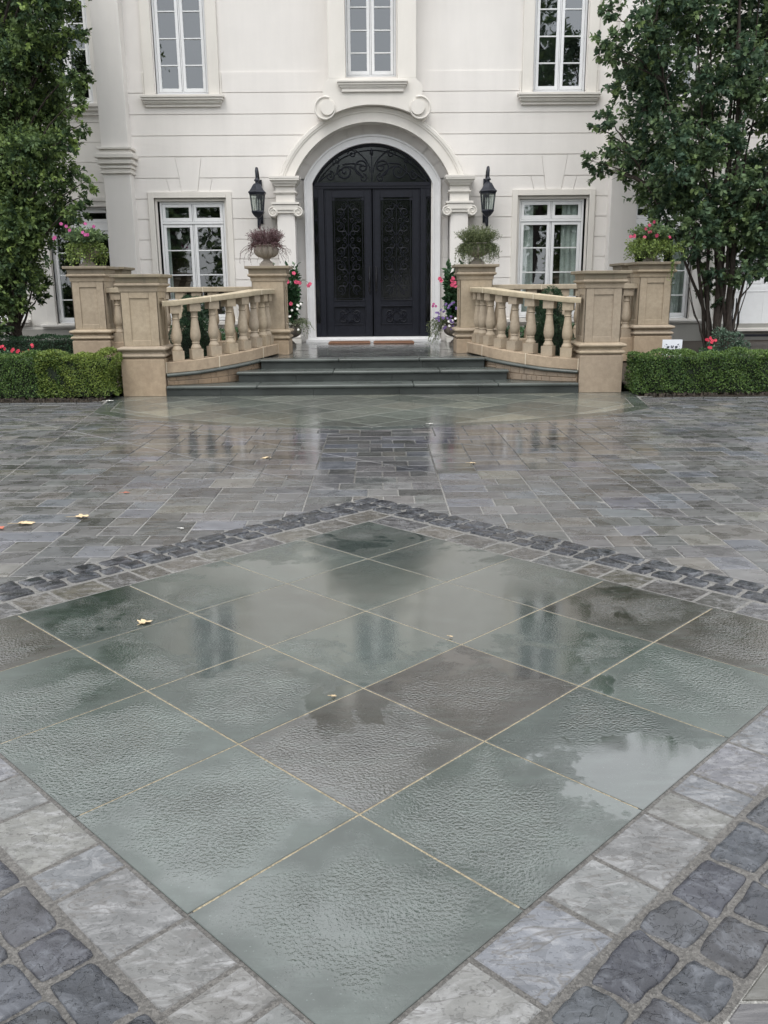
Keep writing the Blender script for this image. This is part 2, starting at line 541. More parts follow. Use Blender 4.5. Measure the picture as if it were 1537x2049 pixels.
def m_sand(name, col, grain=260.0, wet=False):
    g = G(name)
    n = g.noise(grain, 2.0, 0.7)
    w = g.voro(grain*0.55, out='Color')
    a3 = g.t.nodes.new('ShaderNodeSeparateColor'); g.put(a3.inputs[0], w)
    c = g.scalecol(col, g.math('MULTIPLY', g.rng(n, 0.3, 0.7, 0.65, 1.3), g.rng(a3.outputs[0], 0.0, 1.0, 0.65, 1.35)))
    c = g.scalecol(c, g.rng(g.noise(1.2, 4.0), 0.3, 0.7, 0.85, 1.12))
    nb = g.bump(g.math('ADD', n, a3.outputs[0]), 0.8, 0.003)
    if wet:                                               # soaked where the court holds its film of water
        pm = g.t.nodes.new('ShaderNodeMapping'); pm.inputs['Location'].default_value = (0, -9.6*0.34, 0); pm.inputs['Scale'].default_value = (0.27, 0.34, 0)
        g.put(pm.inputs['Vector'], g.P)
        pv = g.t.nodes.new('ShaderNodeVectorMath'); pv.operation = 'LENGTH'; g.put(pv.inputs[0], pm.outputs[0])
        lo = g.rng(pv.outputs['Value'], 0.65, 1.15, 1.0, 0.0, True)
        c = g.scalecol(c, g.rng(lo, 0.0, 1.0, 1.0, 0.5))
        return g.fin(c, g.rng(lo, 0.0, 1.0, 0.6, 0.2), nb, spec=0.6)
    return g.fin(c, 0.6, nb, spec=0.4)

def m_bluestone(name, base, rough=0.28):
    g = G(name)
    n = g.noise(3.0, 5.0, 0.6, vec=g.map((0.5, 1.6, 1.2)))
    n2 = g.noise(1.3, 3.0)
    c = g.mix(g.rng(n, 0.35, 0.7), base, tuple(k*1.75 for k in base))
    c = g.mix(g.rng(n2, 0.5, 0.72, 0, 0.5), c, (base[0]*0.6, base[1]*0.58, base[2]*0.58))
    nb = g.bump(g.noise(60, 4.0, 0.65), 0.22, 0.003)
    return g.fin(c, g.rng(n, 0.3, 0.7, rough-0.08, rough+0.14), nb, spec=0.55)

def m_glass(name, refl=1.0, tintc=(0.82, 0.86, 0.86), rough=0.015):
    g = G(name)
    gl = g.t.nodes.new('ShaderNodeBsdfGlossy'); gl.inputs['Roughness'].default_value = rough
    gl.inputs['Color'].default_value = (0.93, 0.97, 1.0, 1)
    n = g.bump(g.noise(2.2, 2.0), 0.06, 0.02); g.t.links.new(n, gl.inputs['Normal'])
    tr = g.t.nodes.new('ShaderNodeBsdfTransparent'); tr.inputs['Color'].default_value = (*tintc, 1)
    lw = g.t.nodes.new('ShaderNodeLayerWeight'); lw.inputs['Blend'].default_value = 0.5
    r0 = 0.04 + 0.15*refl
    fr5 = g.math('ADD', g.math('MULTIPLY', g.math('POWER', lw.outputs['Facing'], 5.0), 1-r0), r0)
    ms = g.t.nodes.new('ShaderNodeMixShader')
    g.t.links.new(fr5, ms.inputs[0]); g.t.links.new(tr.outputs[0], ms.inputs[1]); g.t.links.new(gl.outputs[0], ms.inputs[2])
    g.t.links.new(ms.outputs[0], g.out.inputs['Surface'])
    return g.m

MAT = {}
MAT['stucco'] = m_stucco("cream_stucco", (0.79, 0.762, 0.73), 0.05)
MAT['wingstucco'] = m_stucco("wing_stucco", (0.70, 0.68, 0.645), 0.07)
MAT['trim'] = m_stucco("cast_stone_trim", (0.76, 0.73, 0.68), 0.07)
MAT['plinthwall'] = m_stucco("grey_plinth", (0.33, 0.325, 0.30), 0.1)
MAT['frame'] = simple("white_window_paint", (0.80, 0.81, 0.82), 0.35, 0.03)
MAT['casing'] = simple("white_door_casing", (0.74, 0.74, 0.745), 0.45, 0.04)
MAT['gap'] = simple("sash_gap_shade", (0.03, 0.03, 0.03), 0.8)
MAT['lime'] = m_limestone("tan_limestone", (0.42, 0.345, 0.25), (0.31, 0.25, 0.175), 0.75)
MAT['limebase'] = m_limestone("warm_limestone_base", (0.42, 0.325, 0.225), (0.29, 0.215, 0.145), 0.85)
MAT['limecap'] = m_limestone("weathered_limestone_cap", (0.32, 0.27, 0.19), (0.19, 0.16, 0.12), 0.9, 0.5)
MAT['limerail'] = m_limestone("buff_limestone_rail", (0.47, 0.40, 0.285), (0.37, 0.31, 0.21), 0.6)
MAT['riser_stone'] = m_limestone("brown_ledge_stone", (0.27, 0.19, 0.12), (0.13, 0.095, 0.065), 0.9)
MAT['mortar'] = simple("pale_mortar", (0.62, 0.55, 0.43), 0.8, 0.1)
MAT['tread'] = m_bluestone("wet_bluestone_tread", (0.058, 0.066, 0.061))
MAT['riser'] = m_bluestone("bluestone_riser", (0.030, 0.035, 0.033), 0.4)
MAT['slab'] = m_wet_slab()
MAT['paver'] = m_wet_paver("wet_grey_paver", 0.45, 1.0, light=(0.24, 0.235, 0.23), spec=0.75, rlo=0.14, rhi=0.36, pool=True)
MAT['band'] = m_wet_paver("pale_cleft_border_stone", 0.75, 1.5, 0.4, light=(0.33, 0.33, 0.335), veins=0.8, rlo=0.10, rhi=0.38, cleft=(0.8, 1.6, 1))
MAT['cobble'] = m_wet_paver("dark_basalt_cobble", 0.6, 1.7, 0.8, light=(0.14, 0.15, 0.17), rlo=0.10, rhi=0.35, cleft=(1, 1, 1))
MAT['apron'] = m_wet_paver("wet_bluestone_paving", 0.9, 0.5, light=(0.26, 0.27, 0.235), spec=0.75, rlo=0.12, rhi=0.26)
MAT['sand'] = m_sand("joint_sand", (0.235, 0.23, 0.215), 260.0, True)
MAT['sand2'] = m_sand("dark_joint_sand", (0.105, 0.10, 0.093))
MAT['sand3'] = m_sand("mid_joint_sand", (0.17, 0.165, 0.155))
MAT['grout'] = m_sand("tan_grout", (0.29, 0.245, 0.165), 300)
MAT['mulch'] = m_sand("dark_mulch", (0.045, 0.035, 0.026), 60)
MAT['iron'] = simple("black_wrought_iron", (0.010, 0.0115, 0.018), 0.45, 0.2, 14, 0.1, spec=0.3)
MAT['lantern'] = simple("blue_black_lantern_metal", (0.013, 0.016, 0.026), 0.38, 0.25, 18, 0.15)
MAT['handle'] = simple("dark_steel_handle", (0.10, 0.10, 0.115), 0.22, 0.1, metal=1.0)
MAT['glass'] = m_glass("window_glass", 1.0)
MAT['dglass'] = m_glass("door_glass", 0.10, (0.25, 0.28, 0.25), 0.12)
MAT['lglass'] = m_glass("lantern_glass", 0.3, (0.85, 0.9, 0.88))
MAT['room'] = simple("dim_room", (0.03, 0.028, 0.027), 0.9)
MAT['curtain'] = simple("sheer_curtain", (0.50, 0.55, 0.51), 0.9, 0.15, 30)
MAT['blind'] = simple("pale_blind", (0.36, 0.39, 0.41), 0.8, 0.06, 20)
MAT['urn'] = m_limestone("mossy_cast_stone_urn", (0.27, 0.25, 0.215), (0.13, 0.12, 0.105), 0.95, 0.15)
MAT['urndark'] = m_limestone("dark_lead_urn", (0.085, 0.078, 0.07), (0.035, 0.033, 0.03), 0.9)
MAT['mat'] = simple("coir_doormat", (0.17, 0.085, 0.045), 0.95, 0.3, 90, 0.8, 300)
MAT['roof'] = simple("slate_roof", (0.05, 0.05, 0.052), 0.6, 0.3, 3)
MAT['spout'] = simple("cream_downspout", (0.60, 0.59, 0.55), 0.4, 0.06)
MAT['bark'] = simple("dark_wet_bark", (0.045, 0.035, 0.028), 0.8, 0.4, 12, 0.9, 40)
MAT['twig'] = simple("brown_twig", (0.10, 0.055, 0.045), 0.8, 0.3, 12)
MAT['greenstem'] = simple("green_stem", (0.06, 0.09, 0.035), 0.7, 0.2, 12)
MAT['leafA'] = m_leaf("dark_oval_leaf", (0.046, 0.086, 0.046), (0.23, 0.32, 0.09), 0.58, 0.3)
MAT['leafB'] = m_leaf("mid_green_lobed_leaf", (0.062, 0.112, 0.072), (0.21, 0.29, 0.11), 0.6, 0.32)
MAT['box'] = m_leaf("boxwood_leaf", (0.024, 0.062, 0.020), (0.14, 0.22, 0.05), 0.45, 0.15)
MAT['boxy'] = m_leaf("yellowing_boxwood_leaf", (0.062, 0.112, 0.027), (0.26, 0.32, 0.065), 0.45, 0.15)
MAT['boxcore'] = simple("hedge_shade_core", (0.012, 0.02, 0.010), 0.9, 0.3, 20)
MAT['conifer'] = m_leaf("conifer_needles", (0.012, 0.035, 0.022), (0.05, 0.11, 0.045), 0.5, 0.1)
MAT['ivy'] = m_leaf("lime_ivy_leaf", (0.06, 0.11, 0.03), (0.26, 0.34, 0.09))
MAT['heather'] = m_leaf("purple_heather_sprig", (0.10, 0.055, 0.062), (0.24, 0.15, 0.165))
MAT['olive'] = m_leaf("olive_grassy_leaf", (0.09, 0.115, 0.05), (0.22, 0.25, 0.12))
MAT['glossy'] = m_leaf("glossy_vine_leaf", (0.018, 0.05, 0.025), (0.09, 0.18, 0.08), 0.3, 0.12)
MAT['variegated'] = m_leaf("cream_green_leaf", (0.10, 0.15, 0.07), (0.50, 0.52, 0.36))
MAT['bluegreen'] = m_leaf("blue_green_leaf", (0.05, 0.09, 0.065), (0.12, 0.18, 0.12))
MAT['pink'] = simple("deep_pink_petal", (0.52, 0.05, 0.12), 0.6, 0.25, 40)
MAT['magenta'] = simple("magenta_petal", (0.36, 0.05, 0.19), 0.6, 0.25, 40)
MAT['crimson'] = simple("crimson_petal", (0.38, 0.03, 0.085), 0.6, 0.3, 40)
MAT['red'] = simple("red_petal", (0.50, 0.018, 0.05), 0.6, 0.25, 40)
MAT['violet'] = simple("violet_petal", (0.15, 0.09, 0.26), 0.6, 0.3, 40)
MAT['white'] = simple("white_petal", (0.75, 0.74, 0.70), 0.6, 0.1, 40)
MAT['card'] = simple("white_card", (0.80, 0.82, 0.88), 0.5, 0.02)
MAT['ink'] = simple("dark_ink", (0.03, 0.035, 0.06), 0.6, 0.0)
MAT['dryleaf'] = simple("fallen_yellow_leaf", (0.56, 0.43, 0.26), 0.6, 0.25, 60)
MAT['redleaf'] = simple("fallen_red_leaf", (0.42, 0.12, 0.07), 0.6, 0.25, 60)
MAT['pot'] = simple("dark_pot", (0.03, 0.032, 0.03), 0.5)

# ================================================================== GROUND
TS = 0.6096
KD = TS / math.sqrt(2)
def uv(u, v): return ((u-v)*KD, 1.469+(u+v)*KD)
def uvrect(u0, u1, v0, v1): return [uv(u0,v0), uv(u1,v0), uv(u1,v1), uv(u0,v1)]

def stone(mb, poly, tint, gap=0.008, bev=0.005, z=0.0, tilt=0.0, depth=0.03, jit=0.0):
    if area2(poly) < 0: poly = poly[::-1]
    poly = dedupe(poly)
    if len(poly) < 3 or area2(poly) < 0.004: return
    p = inset(poly, gap/2)
    if jit: p = [(a+rnd.uniform(-jit,jit), b+rnd.uniform(-jit,jit)) for a, b in p]
    if area2(p) < 0.003: return
    q = inset(p, bev)
    if area2(q) < 0.001: return
    cx = sum(a for a,b in q)/len(q); cy = sum(b for a,b in q)/len(q)
    tx, ty = rnd.uniform(-tilt,tilt), rnd.uniform(-tilt,tilt)
    n = len(p)
    vs = [(a,b,z+(a-cx)*tx+(b-cy)*ty) for a,b in q] + [(a,b,z-bev*0.9) for a,b in p] + [(a,b,z-depth) for a,b in p]
    fs = [tuple(range(n))]
    for i in range(n):
        j = (i+1)%n
        fs += [(n+i, n+j, j, i), (2*n+i, 2*n+j, n+j, n+i)]
    mb.add(vs, fs, tint)

def gcol(base, var=0.2, hue=0.03):
    f = 1+rnd.uniform(-var, var)
    return tuple(max(0.005, c*f*(1+rnd.uniform(-hue,hue))) for c in base)

g = MB(); g.add([(-150,-120,-0.06),(150,-120,-0.06),(150,160,-0.06),(-150,160,-0.06)], [(0,1,2,3)])
tag(g.build('ground', MAT['mulch']), kind='structure')

g = MB(); g.add([(-14,-5,-0.005),(14,-5,-0.005),(14,12.6,-0.005),(-14,12.6,-0.005)], [(0,1,2,3)])
g.add([(-4.1,12.6,-0.005),(4.1,12.6,-0.005),(4.1,13.4,-0.005),(-4.1,13.4,-0.005)], [(0,1,2,3)])
tag(g.build('joint_sand', MAT['sand']), kind='structure')

q = uvrect(-0.84,5.84,-0.84,5.84)
g = MB(); g.add([(a,b,-0.0038) for a,b in q], [(0,1,2,3)])
tag(g.build('border_sand', MAT['sand2']), kind='structure')
for q in (uvrect(5.0,5.84,-0.84,5.84), uvrect(-0.84,5.0,5.0,5.84)):  # far joints lighter: the reflection on wet sand is put into the colour
    g = MB(); g.add([(a,b,-0.0024) for a,b in q], [(0,1,2,3)]); tag(g.build('border_sand', MAT['sand3']), kind='structure')
# --- 25 bluestone slabs
GR, BR, DG, LG = (0.042,0.054,0.047), (0.046,0.043,0.037), (0.030,0.040,0.035), (0.052,0.066,0.058)
tints = {(0,0):GR,(1,0):GR,(0,1):LG,(1,1):(0.050,0.050,0.045),(2,0):DG,(0,2):LG,(2,1):(0.034,0.031,0.026),(1,2):GR,
 (3,0):LG,(0,3):GR,(2,2):LG,(3,1):GR,(1,3):GR,(4,0):(0.032,0.029,0.023),(3,2):(0.052,0.060,0.052),(2,3):(0.046,0.054,0.046),
 (4,1):(0.038,0.037,0.031),(3,3):GR,(4,2):(0.052,0.060,0.053),(4,3):DG,(3,4):LG,(4,4):DG,(2,4):(0.046,0.058,0.050),
 (1,4):DG,(0,4):(0.033,0.030,0.024)}
m = MB()
for (i,j), t in tints.items():
    stone(m, uvrect(i,i+1,j,j+1), t, 0.0070, 0.002, 0.0, 0.0012)
tag(m.build('paving_slabs', MAT['slab']), kind='structure')
g = MB(); q = uvrect(0.03,4.97,0.03,4.97); g.add([(a,b,-0.0025) for a,b in q], [(0,1,2,3)])
tag(g.build('slab_grout', MAT['grout']), kind='structure')

# --- pale cleft border stones
m = MB()
BW = 0.36
def cuts(fixed, end, lo=0.24, hi=0.52):
    c = list(fixed)
    while c[-1] < end-0.3:
        c.append(c[-1]+rnd.uniform(lo, hi))
    c[-1] = end
    return c
def bcol():
    return gcol(rnd.choice([(0.125,0.130,0.138),(0.138,0.139,0.138),(0.116,0.121,0.130),(0.140,0.137,0.131)]), 0.14, 0.02)
ca = cuts([-BW, 0.05, 0.63, 1.13, 1.51, 2.0, 2.26, 2.5, 2.96, 3.42, 3.8], 5.0)
for a, b in zip(ca, ca[1:]): stone(m, uvrect(a,b,-BW,0), bcol(), 0.010, 0.006, -0.001, 0.006, jit=0.002)
cd = cuts([0.0, 0.37, 0.62, 0.99, 1.48, 1.72, 2.23, 2.6, 3.1], 5+BW)
for a, b in zip(cd, cd[1:]): stone(m, uvrect(-BW,0,a,b), bcol(), 0.010, 0.006, -0.001, 0.006, jit=0.002)
cb = cuts([-BW, 0.1, 0.5], 5.0)
for a, b in zip(cb, cb[1:]): stone(m, uvrect(5,5+BW,a,b), gcol(rnd.choice([(0.060,0.058,0.054),(0.078,0.072,0.061),(0.069,0.069,0.072)]),0.25), 0.010, 0.006, -0.001, 0.006, jit=0.002)
cc = cuts([0.0, 0.35, 0.8], 5+BW)
for a, b in zip(cc, cc[1:]): stone(m, uvrect(a,b,5,5+BW), gcol(rnd.choice([(0.060,0.058,0.054),(0.078,0.072,0.061),(0.069,0.069,0.072)]),0.25), 0.010, 0.006, -0.001, 0.006, jit=0.002)
tag(m.build('border_stones', MAT['band']), kind='structure')

# --- two rows of dark cobbles all round
def cobble(m, u0, u1, v0, v1, n):
    cx, cy = (u0+u1)/2, (v0+v1)/2
    hu, hv = (u1-u0)/2, (v1-v0)/2
    g_ = 0.014/TS
    hu -= g_*rnd.uniform(0.15,0.55); hv -= g_*rnd.uniform(0.12,0.50)
    ph = [rnd.uniform(0,6.28) for _ in range(6)]
    sk = [rnd.uniform(-0.07,0.07) for _ in range(4)]
    far = u0 > 4.9 or v0 > 4.9
    hgt = rnd.uniform(0.010, 0.015) + (0.006 if far else 0)
    tx, ty = rnd.uniform(-0.03,0.03), rnd.uniform(-0.03,0.03)
    z0 = rnd.uniform(-0.002, 0.003)
    vs = []
    for i in range(n+1):
        for j in range(n+1):
            a, b = -1+2*i/n, -1+2*j/n
            a = math.copysign(abs(a)**0.75, a); b = math.copysign(abs(b)**0.75, b)
            e = max(abs(a), abs(b))
            x = a*math.sqrt(1-0.12*b**8)*(1+0.03*math.sin(3.1*b+ph[0])) + sk[0]*a*b + sk[2]*b*0.6
            y = b*math.sqrt(1-0.12*a**8)*(1+0.03*math.sin(3.3*a+ph[1])) + sk[1]*a*b + sk[3]*a*0.6
            z = z0 - 0.008 + hgt*(1-abs(a)**9)**0.7*(1-abs(b)**9)**0.7 if e < 1 else -0.022
            if e < 1: z += 0.0022*math.sin(3.0*a+ph[2])*math.cos(2.6*b+ph[3])+0.0008*math.sin(9*a+ph[4])*math.sin(8*b+ph[5]) + tx*a*hu*TS + ty*b*hv*TS
            px, py = uv(cx+x*hu, cy+y*hv)
            nv = Vector((px*26, py*26, z0*100))
            px += 0.0045*e*e*noise.noise(nv); py += 0.0045*e*e*noise.noise(nv+Vector((7,3,1)))
            if e < 1: z += 0.0030*noise.noise(nv*0.8+Vector((1,9,4))) + 0.0016*noise.noise(nv*2.3)
            vs.append((px, py, z))
    fs = []
    for i in range(n):
        for j in range(n):
            k = i*(n+1)+j
            fs.append((k, k+n+1, k+n+2, k+1))
    m.add(vs, fs, gcol(rnd.choice([(0.036,0.039,0.049),(0.030,0.033,0.041),(0.044,0.047,0.055),(0.040,0.041,0.047)] if not far else [(0.020,0.022,0.028),(0.026,0.027,0.032),(0.016,0.018,0.023)]), 0.22))
m = MB()
for r0, r1 in ((0.375, 0.60), (0.60, 0.825)):
    for side in range(4):
        p = -r1 if side in (0, 1) else -r0
        e = 5+r1 if side in (2, 3) else 5+r0
        p, e = -r0 + 0.0, 5+r1
        if side == 1: p, e = -r1, 5+r0
        if side == 3: p, e = -r1, 5+r0
        if side == 0: p, e = -r0, 5+r1
        while p < e-0.12:
            l = rnd.uniform(0.25, 0.40)*(0.88 if side in (1, 2) else 1.0)
            q = min(e, p+l)
            if e-q < 0.16: q = e
            near = (side in (0, 3) and p < 3.0)
            n = 22 if near else 9
            if side == 0: cobble(m, p, q, -r1, -r0, n)          # lower right
            elif side == 1: cobble(m, 5+r0, 5+r1, p, q, n)      # upper right
            elif side == 2: cobble(m, p, q, 5+r0, 5+r1, n)      # upper left
            else: cobble(m, -r1, -r0, p, q, n)                  # lower left
            p = q
tag(m.build('cobble_border', MAT['cobble'], smooth=60), kind='structure')

# --- random ashlar driveway pavers
diamond = uvrect(-0.84, 5.84, -0.84, 5.84)
apron = [(-3.85,12.62),(-3.70,11.5),(-3.1,10.92),(-1.83,10.26),(0,9.80),(1.83,10.26),(3.1,10.92),(3.70,11.5),(3.85,12.62),(3.98,13.4),(-3.98,13.4)]
U = 0.1175
NX, NY = int(20/U), int(15.6/U)
X0, Y0g = -10.0, -3.1
occ = np.zeros((NX, NY), bool)
vedge = np.zeros((NX+1, NY), bool)
xo = {}
sizes = [(3,2),(3,2),(2,2),(4,2),(3,3),(3,2),(2,2)]
m = MB()
pal = [(0.090,0.090,0.091),(0.103,0.101,0.100),(0.076,0.077,0.079),(0.092,0.096,0.108),(0.108,0.103,0.094),(0.062,0.062,0.061),(0.096,0.095,0.095)]
YMAX = 12.42
for jy in range(NY):
    for ix in range(NX):
        if occ[ix, jy]: continue
        w = 0
        while ix+w < NX and not occ[ix+w, jy] and w < 6: w += 1
        cand = sizes[:]
        rnd.shuffle(cand)
        cand.sort(key=lambda q: (2 if jy and ix+q[0] <= NX and vedge[ix+q[0], jy-1] else 0)+(1 if jy > 1 and ix+q[0] <= NX and vedge[ix+q[0], jy-2] else 0))
        ok = None
        for sw, sh in cand:
            if sw <= w and (w-sw == 0 or w-sw >= 2) and jy+sh <= NY and not occ[ix:ix+sw, jy:jy+sh].any():
                ok = (sw, sh); break
        if ok is None:
            ok = (min(w, 3), 2 if jy+2 <= NY and not occ[ix:ix+min(w,3), jy:jy+2].any() else 1)
        sw, sh = ok
        occ[ix:ix+sw, jy:jy+sh] = True
        vedge[ix, jy:jy+sh] = True; vedge[ix+sw, jy:jy+sh] = True
        jl = xo.setdefault((ix, jy), 0.0)
        x0, y0 = X0+ix*U, Y0g+jy*U
        x1, y1 = x0+sw*U, y0+sh*U
        cxm, cym = (x0+x1)/2, (y0+y1)/2
        if abs(cxm) > 1.6+abs(cym)*0.75+1.5 and cym > -0.5: continue
        if y0 > YMAX: continue
        ps = [[(x0,y0),(x1,y0),(x1,min(y1,YMAX)),(x0,min(y1,YMAX))]]
        ps = subtract(ps, diamond)
        ps = [q for p_ in ps for q in subtract([p_], apron)]
        t = gcol(rnd.choice(pal), 0.20, 0.03)
        if rnd.random() < 0.06: t = tuple(k*0.6 for k in t)
        for q in ps:
            stone(m, q, t, 0.010, 0.004, rnd.uniform(-0.0015,0.0015), 0.004, jit=0.0012)
tag(m.build('driveway_pavers', MAT['paver']), kind='structure')

# edging course along the beds
m = MB()
for s in (-1, 1):
    x = 3.86
    while x < 10.5:
        l = rnd.uniform(0.35, 0.6)
        for (ya, yb) in ((12.43, 12.56),):
            q = [(s*x,ya),(s*(x+l),ya),(s*(x+l),yb),(s*x,yb)]
            stone(m, q, gcol((0.055,0.055,0.056), 0.25), 0.01, 0.008, 0.012, 0.004)
        x += l
tag(m.build('kerb_edging', MAT['paver']), kind='structure')

# --- bluestone apron, slabs laid on the diagonal, straight rim course
def diag_floor(name, region, z, size, tcols, mat, off=(0,0), rim=None):
    m = MB()
    x0 = min(p[0] for p in region); x1 = max(p[0] for p in region)
    y0 = min(p[1] for p in region); y1 = max(p[1] for p in region)
    k = size/math.sqrt(2)
    N = int((x1-x0+y1-y0)/k)+3
    for i in range(-N, N):
        for j in range(-N, N):
            cx, cy = off[0]+(i-j)*k, off[1]+(i+j)*k
            if cx < x0-size or cx > x1+size or cy < y0-size or cy > y1+size: continue
            q = [(cx,cy-k),(cx+k,cy),(cx,cy+k),(cx-k,cy)]
            q = intersect(q, region)
            if q: stone(m, q, gcol(rnd.choice(tcols), 0.14, 0.02), 0.007, 0.003, z, 0.0015)
    if rim: rim(m)
    o = m.build(name, mat)
    tag(o, kind='structure'); return o
ap_in = [(-3.65,12.6),(-3.5,11.62),(-2.95,11.12),(-1.75,10.48),(0,10.02),(1.75,10.48),(2.95,11.12),(3.5,11.62),(3.65,12.6),(3.7,13.4),(-3.7,13.4)]
def rim(m):
    n = len(ap_in)
    for i in range(0, 8):
        a, b = apron[i], apron[i+1]; c, d = ap_in[i], ap_in[i+1]
        L = math.hypot(b[0]-a[0], b[1]-a[1]); ns = max(1, round(L/0.65))
        for k in range(ns):
            f0, f1 = k/ns, (k+1)/ns
            l = lambda p, q, f: (p[0]+(q[0]-p[0])*f, p[1]+(q[1]-p[1])*f)
            stone(m, [l(a,b,f0), l(a,b,f1), l(c,d,f1), l(c,d,f0)], gcol((0.075,0.085,0.078), 0.2), 0.008, 0.003, 0.0, 0.002)
    for s in (-1, 1):
        stone(m, [(s*3.65,12.6),(s*3.85,12.62),(s*3.98,13.4),(s*3.7,13.4)], gcol((0.075,0.085,0.078), 0.2), 0.008, 0.003, 0.0, 0.002)
diag_floor('stone_apron', ap_in, 0.0, 0.62, [(0.150,0.158,0.136),(0.120,0.128,0.112),(0.170,0.172,0.145),(0.098,0.105,0.092)], MAT['apron'], (0, 13.24), rim)

# --- planting beds: mulch rising from the kerb to the house
for s in (-1, 1):
    m = MB()
    xs = [3.92, 5, 7, 10, 14, 20]; ys = [12.57, 13.3, 14.2, 15.4, 17, 18.6, 20.6]
    zf = lambda y: -0.02 if y < 12.6 else (0.03+max(0, min(1, (y-13.2)/3.2))*0.36)
    for i in range(len(xs)):
        for y in ys:
            m.v.append((s*xs[i], y, zf(y)+0.012*math.sin(xs[i]*3+y*2)))
    n = len(ys)
    for i in range(len(xs)-1):
        for j in range(n-1):
            f = (i*n+j, (i+1)*n+j, (i+1)*n+j+1, i*n+j+1)
            m.f.append(f if s > 0 else f[::-1]); m.t.append(None)
    m.add([(s*1.95,15.8,0.40),(s*3.95,13.5,0.12),(s*3.95,19.0,0.42),(s*2.0,19.0,0.42),(s*2.6,14.3,0.25)],
          [(0,4,1,2,3) if s > 0 else (3,2,1,4,0)])
    tag(m.build('garden_bed', MAT['mulch']), kind='structure')
# small wood chips along the bed edge
m = MB()
for k in range(1500):
    s = rnd.choice((-1, 1)); x = s*rnd.uniform(3.95, 9); y = rnd.uniform(12.57, 13.1)
    a = rnd.uniform(0, 3.14); l = rnd.uniform(0.012, 0.05)
    m.obox((x, y), a, l, rnd.uniform(0.006,0.014), 0.0+rnd.uniform(0.0,0.03), 0.045, gcol((0.05,0.04,0.03), 0.6))
gm = G("bark_chips"); gm.fin(gm.attr('tint'), 0.8)
tag(m.build('bark_chips', gm.m), 'dark wet bark chips scattered along the bed edge', 'mulch', kind='stuff')

# ================================================================== HOUSE
WY = 18.8
def sx(x, Y): return 0.066+(x-0.066)*Y/WY
def sz(z, Y): return 1.536+(z-1.536)*Y/WY
PZ = 0.472                                   # porch level

house = thing('house', 'cream stucco mansion with arched double entrance door and white casement windows', 'house', (0, 18.8, 0))

def circ(hw, zs, zt):                        # circle through spring points and crown
    h = zt-zs
    Rr = (hw*hw+h*h)/(2*h)
    return zt-Rr, Rr
def arch_outline(hw, zs, zt, zb, n=28):      # opening polygon (x,z), counter-clockwise from lower left
    zc, Rr = circ(hw, zs, zt)
    a0 = math.asin(max(-1, min(1, (zs-zc)/Rr)))
    pts = [(-hw, zb), (hw, zb)]
    for i in range(n+1):
        a = a0+(math.pi-2*a0)*i/n
        pts.append((Rr*math.cos(a), zc+Rr*math.sin(a)))
    return pts

courses = [0.55, 0.97, 1.37, 1.768, 2.184, 2.575, 2.976, 3.368, 3.766, 4.172, 4.563, 4.957, 5.353]
holes = []
for s in (-1, 1):
    holes.append([(s*3.22,5.33),(s*4.25,5.33),(s*4.25,7.6),(s*3.22,7.6)])
    holes.append([(s*2.975,0.93),(s*4.44,0.93),(s*4.44,3.385),(s*2.975,3.385)])
holes.append([(-0.5,5.625),(0.5,5.625),(0.5,7.6),(-0.5,7.6)])
holes.append(arch_outline(1.575, 3.77, 4.80, 0.3))
def rectp(x0, x1, z0, z1): return [(x0,z0),(x1,z0),(x1,z1),(x0,z1)]
def cut_all(p, hs):
    ps = [p]
    for h in hs: ps = subtract(ps, h)
    return ps
m = MB()
for p in cut_all(rectp(-5.3, 5.3, 0.0, 8.4), holes):
    m.prism_y(p, WY+0.019, WY+0.22)
# rusticated skin
key = []
for s in (-1, 1):
    cxk = s*3.70
    # splayed voussoirs over the lower windows
    A = [(cxk-0.20,3.50),(cxk+0.20,3.50),(cxk+0.26,4.172),(cxk-0.26,4.172)]
    key.append(([(cxk-0.56,3.50),(cxk-0.43,3.50),(cxk-0.56,4.0)], A))
for i in range(len(courses)-1):
    z0, z1 = courses[i], courses[i+1]
    strip = rectp(-4.87, 4.87, z0, z1)
    ps = cut_all(strip, holes)
    if z0 >= 3.3 and z1 < 4.2:
        for s in (-1, 1):
            cxk = s*3.70
            wz = lambda z, e: e+(z-3.50)*0.16
            if z1 < 3.8:
                tr = [(cxk-0.40-(0)*0.2, 3.48), (cxk+0.40, 3.48), (cxk+0.475, 3.766), (cxk-0.475, 3.766)]
            else:
                tr = [(cxk-0.167, 3.766), (cxk+0.167, 3.766), (cxk+0.27, 4.172), (cxk-0.27, 4.172)]
                tr = [(cxk-0.2036, 3.766), (cxk+0.2036, 3.766), (cxk+0.27, 4.172), (cxk-0.27, 4.172)]
            ps = subtract(ps, tr)
            # keystone runs through both courses
            if z1 < 3.8:
                kk = [(cxk-0.16,3.50),(cxk+0.16,3.50),(cxk+0.19,3.766),(cxk-0.19,3.766)]
                for side in (-1, 1):
                    q = [(cxk+side*0.16,3.48),(cxk+side*0.40,3.48),(cxk+side*0.475,3.766),(cxk+side*0.2036,3.766)]
                    ps.append(inset(q, 0.009))
                m.prism_y(inset([(cxk-0.16,3.50),(cxk+0.16,3.50),(cxk+0.27,4.165),(cxk-0.27,4.165)], 0.009), WY, WY+0.024)
    for p in ps:
        p = dedupe(p)
        if len(p) < 3 or abs(area2(p)) < 0.004: continue
        # only groove along the courses: keep pieces of one strip joined
        q = [(x, min(max(z, z0+0.0085), z1-0.0085)) for x, z in p]
        m.prism_y(q, WY, WY+0.024)
for p in cut_all(rectp(-4.87, 4.87, 5.359, 5.722), holes):
    m.prism_y(p, WY, WY+0.02)
m.box(-5.3, -4.87, WY, WY+0.02, 0, 8.4); m.box(4.87, 5.3, WY, WY+0.02, 0, 8.4)
